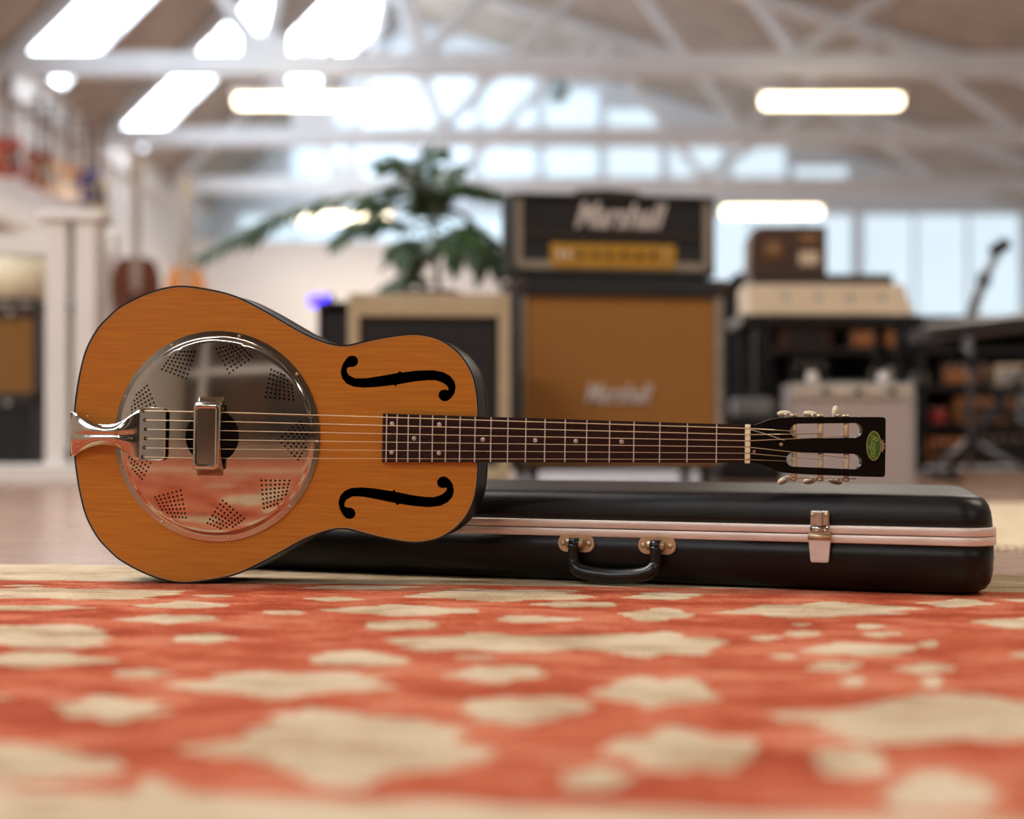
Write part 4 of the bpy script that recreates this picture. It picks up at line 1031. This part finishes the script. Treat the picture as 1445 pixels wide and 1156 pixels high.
# tables of dark goods under the organ: two low amps that fill the dark gap
goods2 = [(1108, 1180, .0, .33, M['tolex'], 'black box amplifier under the organ table', M['grilleblack']), (1190, 1262, .0, .36, M['tolexbrown'], 'dark brown box amplifier under the organ table', M['grilleblack'])]
for a, b, z, h, m, l, m2 in goods2:
    pa_, pb_ = at(a, 600, 6.15), at(b, 600, 6.15); w = pb_.x-pa_.x
    g = empty('box_amplifier', ((pa_.x+pb_.x)/2, 6.3, 0), l, 'amplifier')
    amp_shell(g, w, .22, h-.01, .01, .012, m, .004); box('grille', (0, -.1, h*.42), (w-.03, .01, h*.7), m2, g)
    for k in range(4): lathe('knob', [(.010, 0), (.009, .012)], M['nickel2'], g, (-w*.3+k*w*.2, -.105, h*.88), RX90, 12)
    box('upper_panel', (0, -.1, h*.88), (w-.03, .012, h*.14), M['tolexbrown'], g)
    for sx in (-1, 1): box('foot', (sx*w*.38, 0, .006), (.03, .18, .012), M['caseplastic'], g)
# ---- dark stage piano tilted on a stand at the right, with a pale boom arm above
YT = 5.7
t0, t1 = at(1312, 470, YT), at(1560, 440, YT)
M['pianogrey'] = mat('stage_piano_grey', (88, 86, 92), 0.35, .2)
tp0 = (t0+t1)/2
sp = empty('stage_piano', (tp0.x, YT+.2, 0), 'dark grey stage piano resting aslant on a crossed stand at the right', 'piano')
ln_ = (t1-t0).length; an = math.atan2(t1.z-t0.z, t1.x-t0.x); RR = Matrix.Rotation(-an, 4, 'Y')
box('case_body', (0, 0, tp0.z), (ln_, .30, .055), M['pianogrey'], sp, .008, RR)
off = RR @ Vector((0, -.06, .032))
box('key_slip', (0, -.151, tp0.z), (ln_*.96, .006, .03), M['caseplastic'], sp, 0, RR)
bm = bmesh.new(); add_box(bm, Vector((0, -.06, tp0.z))+RR @ Vector((0, 0, .031)), (ln_*.9, .14, .012), 0, RR); bmobj('key_bed', bm, M['scriptwhite'], sp)
for s in (-1, 1): tube('stand_leg', [(s*.22, .0, 0.012), (-s*.2, .0, tp0.z-.04-s*.0)], .014, M['steel'], sp, 10); 
for s in (-1, 1): tube('stand_foot', [(s*.22, -.2, .014), (s*.22, .2, .014)], .014, M['steel'], sp, 10)
for s in (-1, 1): tube('stand_arm', [(s*.2, -.15, tp0.z-.042+s*.2*math.tan(an)), (s*.2, .15, tp0.z-.042+s*.2*math.tan(an))], .013, M['steel'], sp, 10)
bA, bB, bC = at(1368, 452, 6.3), at(1388, 395, 6.3), at(1410, 352, 6.3)
ms = empty('boom_stand', (bA.x, 6.3, 0), 'pale boom stand leaning over the stage piano', 'stand')
L0 = Vector((bA.x, 6.3, 0))
tube('mast', [(0, 0, .03), tuple(bA-L0)], .012, M['greysteel'], ms, 10)
tube('boom', [tuple(bA-L0), tuple(bB-L0), tuple(bC-L0)], [.024, .02, .016], M['palegrey'], ms, 10)
lathe('clamp', [(.028, -.03), (.032, 0), (.028, .03)], M['greysteel'], ms, tuple(bB-L0), None, 14)
tube('counterweight', [tuple(bC-L0+Vector((-.03, 0, -.015))), tuple(bC-L0+Vector((.035, 0, .03)))], .028, M['steel'], ms, 12)
for k in range(3):
    a = math.radians(90+120*k); tube('tripod_leg', [(0, 0, .16), (.26*math.cos(a), .26*math.sin(a), .012)], .010, M['greysteel'], ms, 8)

# ---- white display stand at the left with amplifiers
M['shade'] = mat('cream_shade', (236, 222, 190), 0.7, var=.03)
M['goldcloth'] = mat('gold_grille_cloth', (134, 92, 34), 0.8, var=.1, scale=120)
YD = 5.6
d0, d1 = at(62, 680, YD), at(134, 680, YD); dtop = at(95, 312, YD).z
ds = empty('display_stand', (d0.x, YD, 0), 'white painted display stand with paired posts next to the stacked amplifiers', 'display stand')
pw = (d1.x-d0.x)*.44
for x in (pw/2, (d1.x-d0.x)-pw/2): box('post', (x, .06, dtop/2), (pw, .12, dtop), M['white'], ds, .008)
box('groove_panel', ((d1.x-d0.x)/2, .10, dtop/2), (.05, .03, dtop-.02), M['palegrey'], ds)
for px, zz in ((92, 432), (92, 640)):
    z = at(px, zz, YD).z; lathe('round_bolt', [(.03, 0), (.03, .015), (.015, .02)], M['greysteel'], ds, ((d1.x-d0.x)/2, .02, z), RX90, 18)
bx0 = at(-160, 680, YD).x-d0.x
box('base_board', (bx0/2+.09, .03, .035), (abs(bx0)+.22, .14, .07), M['white'], ds, .006)
box('deck', (bx0/2, .33, .06), (abs(bx0), .5, .02), M['white'], ds)
box('back_board', (bx0/2, .585, .2), (abs(bx0), .02, .4), M['white'], ds)
box('capital', ((d1.x-d0.x)/2, .06, dtop+.02), (d1.x-d0.x+.06, .16, .04), M['white'], ds, .008)
box('header_rail', (bx0/2, .5, dtop-.03), (abs(bx0)+.3, .06, .09), M['white'], ds, .008)
box('rear_post', (bx0, .5, dtop/2), (.08, .08, dtop), M['white'], ds, .006)
box('rear_post', (.06, .5, dtop/2), (.08, .08, dtop), M['white'], ds, .006)
ya = YD+.14
def stacked(z0, pyt, px0, px1, m, m2, label, name, cat, knobs=True):
    a, b = at(px0, 600, ya), at(px1, 600, ya); w = b.x-a.x; h = at(20, pyt, ya).z-z0
    g = empty(name, ((a.x+b.x)/2, ya+.14, z0), label, cat)
    amp_shell(g, w, .28, h, 0, .014, m, .004); box('grille', (0, -.125, h*.46), (w-.03, .012, h*.8), m2, g)
    box('upper_panel', (0, -.13, h*.93), (w-.04, .012, h*.12), m, g, .002)
    if knobs:
        for k in range(5): lathe('knob', [(.011, 0), (.010, .012)], M['nickel2'], g, (-w*.3+k*w*.15, -.136, h*.92), RX90, 12)
    return z0+h
zt = stacked(.07, 562, -130, 46, M['tolex'], M['grilleblack'], 'black speaker cabinet at the bottom of the stack by the white stand', 'speaker_cabinet', 'speaker')
zt = stacked(zt, 432, -130, 50, M['tolexbrown'], M['goldcloth'], 'brown amplifier with gold grille cloth in the middle of the stack', 'combo_amplifier', 'amplifier')
q0 = at(-60, 430, ya)
shd = empty('lamp_shade', (at(5, 430, ya).x, ya+.14, zt), 'broad cream drum shade lamp standing on top of the stacked amplifiers', 'lamp')
lathe('shade', [(.13, .035), (.112, .19), (.108, .19), (.126, .035)], M['shade'], shd, (0, 0, 0), None, 32)
lathe('lamp_foot', [(.06, 0), (.06, .01), (.012, .02), (.012, .15)], M['brass'], shd, (0, 0, 0), None, 20)

# ---- guitars hanging along the left wall above the ledge
def egx(s=1.0):
    half = [(0, .0), (.08, .0), (.135, .03), (.155, .09), (.145, .15), (.115, .20), (.115, .25), (.14, .30), (.145, .36), (.12, .40), (.075, .405), (.04, .375), (.03, .36)]
    full = half+[(-a, b) for a, b in half[::-1][:-1]]; return cr_curve([(a*s, b*s) for a, b in full], 3)
EGP = egx()
def acx():
    half = [(0, 0), (.1, .005), (.17, .05), (.19, .13), (.165, .21), (.125, .265), (.125, .31), (.14, .36), (.135, .42), (.1, .465), (.03, .475)]
    return cr_curve(half+[(-a, b) for a, b in half[::-1][:-1]], 3)
ACP = acx()
def hung(loc, rz, m, poly, thick, neckm, label, group, pick, acoustic=False):
    g = empty('acoustic_guitar' if acoustic else 'electric_guitar', loc, label, 'guitar', rz, group)
    prism('body', poly, -thick/2, thick/2, m, g, .008)
    top = max(p[1] for p in poly)
    box('neck', (0, -thick/2+.004, top+(.2 if not acoustic else .12)), (.052, .022, .5 if not acoustic else .66), neckm, g, .004)
    prism('headstock', [(-.028, top+.44), (.028, top+.44), (.042, top+.49), (.04, top+.62), (-.04, top+.62), (-.042, top+.49)], -thick/2+.004, -thick/2+.02, neckm, g, .002)
    for s in (-1, 1):
        for k in range(3): lathe('tuner', [(.008, 0), (.009, .012)], M['nickel2'], g, (s*.046, -thick/2+.012, top+.5+k*.04), Matrix.Rotation(s*math.pi/2, 3, 'Y'), 8)
    if acoustic:
        lathe('sound_hole', [(.05, 0), (.05, .001)], M['inside'], g, (0, -thick/2, top*.66), RX90, 24)
        box('bridge', (0, -thick/2-.004, top*.32), (.15, .01, .03), M['rosewood'], g, .003)
    else:
        for k in range(2): box('pickup', (0, -thick/2-.004, .15+k*.1), (.085, .012, .035), M['nickel2'], g, .003)
        prism('pickguard', [(.02, .08), (.1, .06), (.11, .16), (.09, .28), (.05, .33), (.03, .3)], -thick/2-.003, -thick/2+.001, pick, g)
        box('bridge', (0, -thick/2-.004, .085), (.09, .012, .03), M['nickel2'], g, .002)
    if not acoustic:
        box('wall_hanger', (0, -thick/2+.034, top+.47), (.09, .025, .03), M['steel'], g, .004)
        tube('hanger_arm', [(0, -thick/2+.034, top+.47), (-.335*math.cos(rz), .335*math.sin(rz), top+.47)], .012, M['steel'], g, 8)
    return g
cols = {'red': (168, 52, 24), 'rust': (150, 58, 30), 'honey': (196, 134, 62), 'amber': (200, 116, 36), 'purple': (58, 36, 110), 'pale': (206, 180, 130), 'walnut': (70, 40, 26), 'spruce': (200, 130, 70), 'mahog': (100, 48, 24), 'greyed': (160, 146, 132)}
CM_ = {k: mat('finish_'+k, v, .25, var=.12, scale=6, coat=.4) for k, v in cols.items()}
HL = [(8, 'red', 'red orange electric guitar hanging above the ledge over the first arch', 250), (52, 'rust', 'rust brown electric guitar hanging above the ledge', 264), (70, 'honey', 'honey tan electric guitar hanging above the ledge', 274), (94, 'amber', 'amber orange electric guitar hanging beside the purple one', 282), (120, 'purple', 'deep purple electric guitar hanging above the ledge', 287), (136, 'pale', 'pale natural electric guitar hanging above the ledge beside the purple one', 298)]
for px, c, l, zb in HL:
    x = XL+.33; y = x*F/(px-CX)
    hung((x, y, at(px, zb, y).z), math.radians(38), CM_[c], EGP, .045, CM_['walnut'], l, 'guitars hung above the ledge', M['caseplastic'])
# acoustic guitars lower down, on stands behind the big guitar
def stand(loc, rz, label):
    g = empty('guitar_stand', loc, label, 'guitar stand', rz)
    tube('mast', [(0, .12, .02), (0, .10, .55)], .012, M['steel'], g, 8)
    for s in (-1, 1): tube('foot', [(0, .12, .05), (s*.2, -.12, .012)], .011, M['steel'], g, 8)
    tube('foot', [(0, .12, .05), (0, .3, .012)], .011, M['steel'], g, 8)
    tube('cradle', [(-.12, -.09, .36), (-.12, -.03, .335), (0, .11, .33), (.12, -.03, .335), (.12, -.09, .36)], .012, M['caseplastic'], g, 8)
for px, Y, c, z, l, l2 in ((192, 9.2, 'mahog', .72, 'dark mahogany acoustic guitar on a stand behind the big guitar', 'black stand under the dark mahogany guitar'), (262, 10.4, 'spruce', .62, 'orange spruce acoustic guitar on a stand behind the big guitar', 'black stand under the orange spruce guitar')):
    p = at(px, 400, Y)
    b = p.z-.42
    hung((p.x, Y, .36), math.radians(12), CM_[c], [(a*(1.05 if px < 200 else .95), bb_*(at(px, 364 if px < 200 else 376, Y).z-.36)/.475) for a, bb_ in ACP], .1, CM_['greyed'], l, 'guitars on stands', M['caseplastic'], True)
    stand((p.x, Y, 0), math.radians(12), l2)
# ---- pale blue round fan hanging in the roof
M['paleblue'] = mat('pale_blue_enamel', (176, 214, 226), 0.4)
pf = at(787, 130, 17.5)
pn = empty('round_pendant', (pf.x, 17.5, pf.z), 'round pale blue pendant hanging between the roof trusses', 'pendant')
bmx = bmesh.new(); bmesh.ops.create_uvsphere(bmx, u_segments=24, v_segments=14, radius=.14); bmobj('globe', bmx, M['paleblue'], pn, True)
tube('cable', [(0, 0, .13), (0, 0, right_z(pf.x)-pf.z-.02)], .008, M['greysteel'], pn, 6)
box('globe_collar', (0, 0, .14), (.06, .06, .04), M['greysteel'], pn, .008)
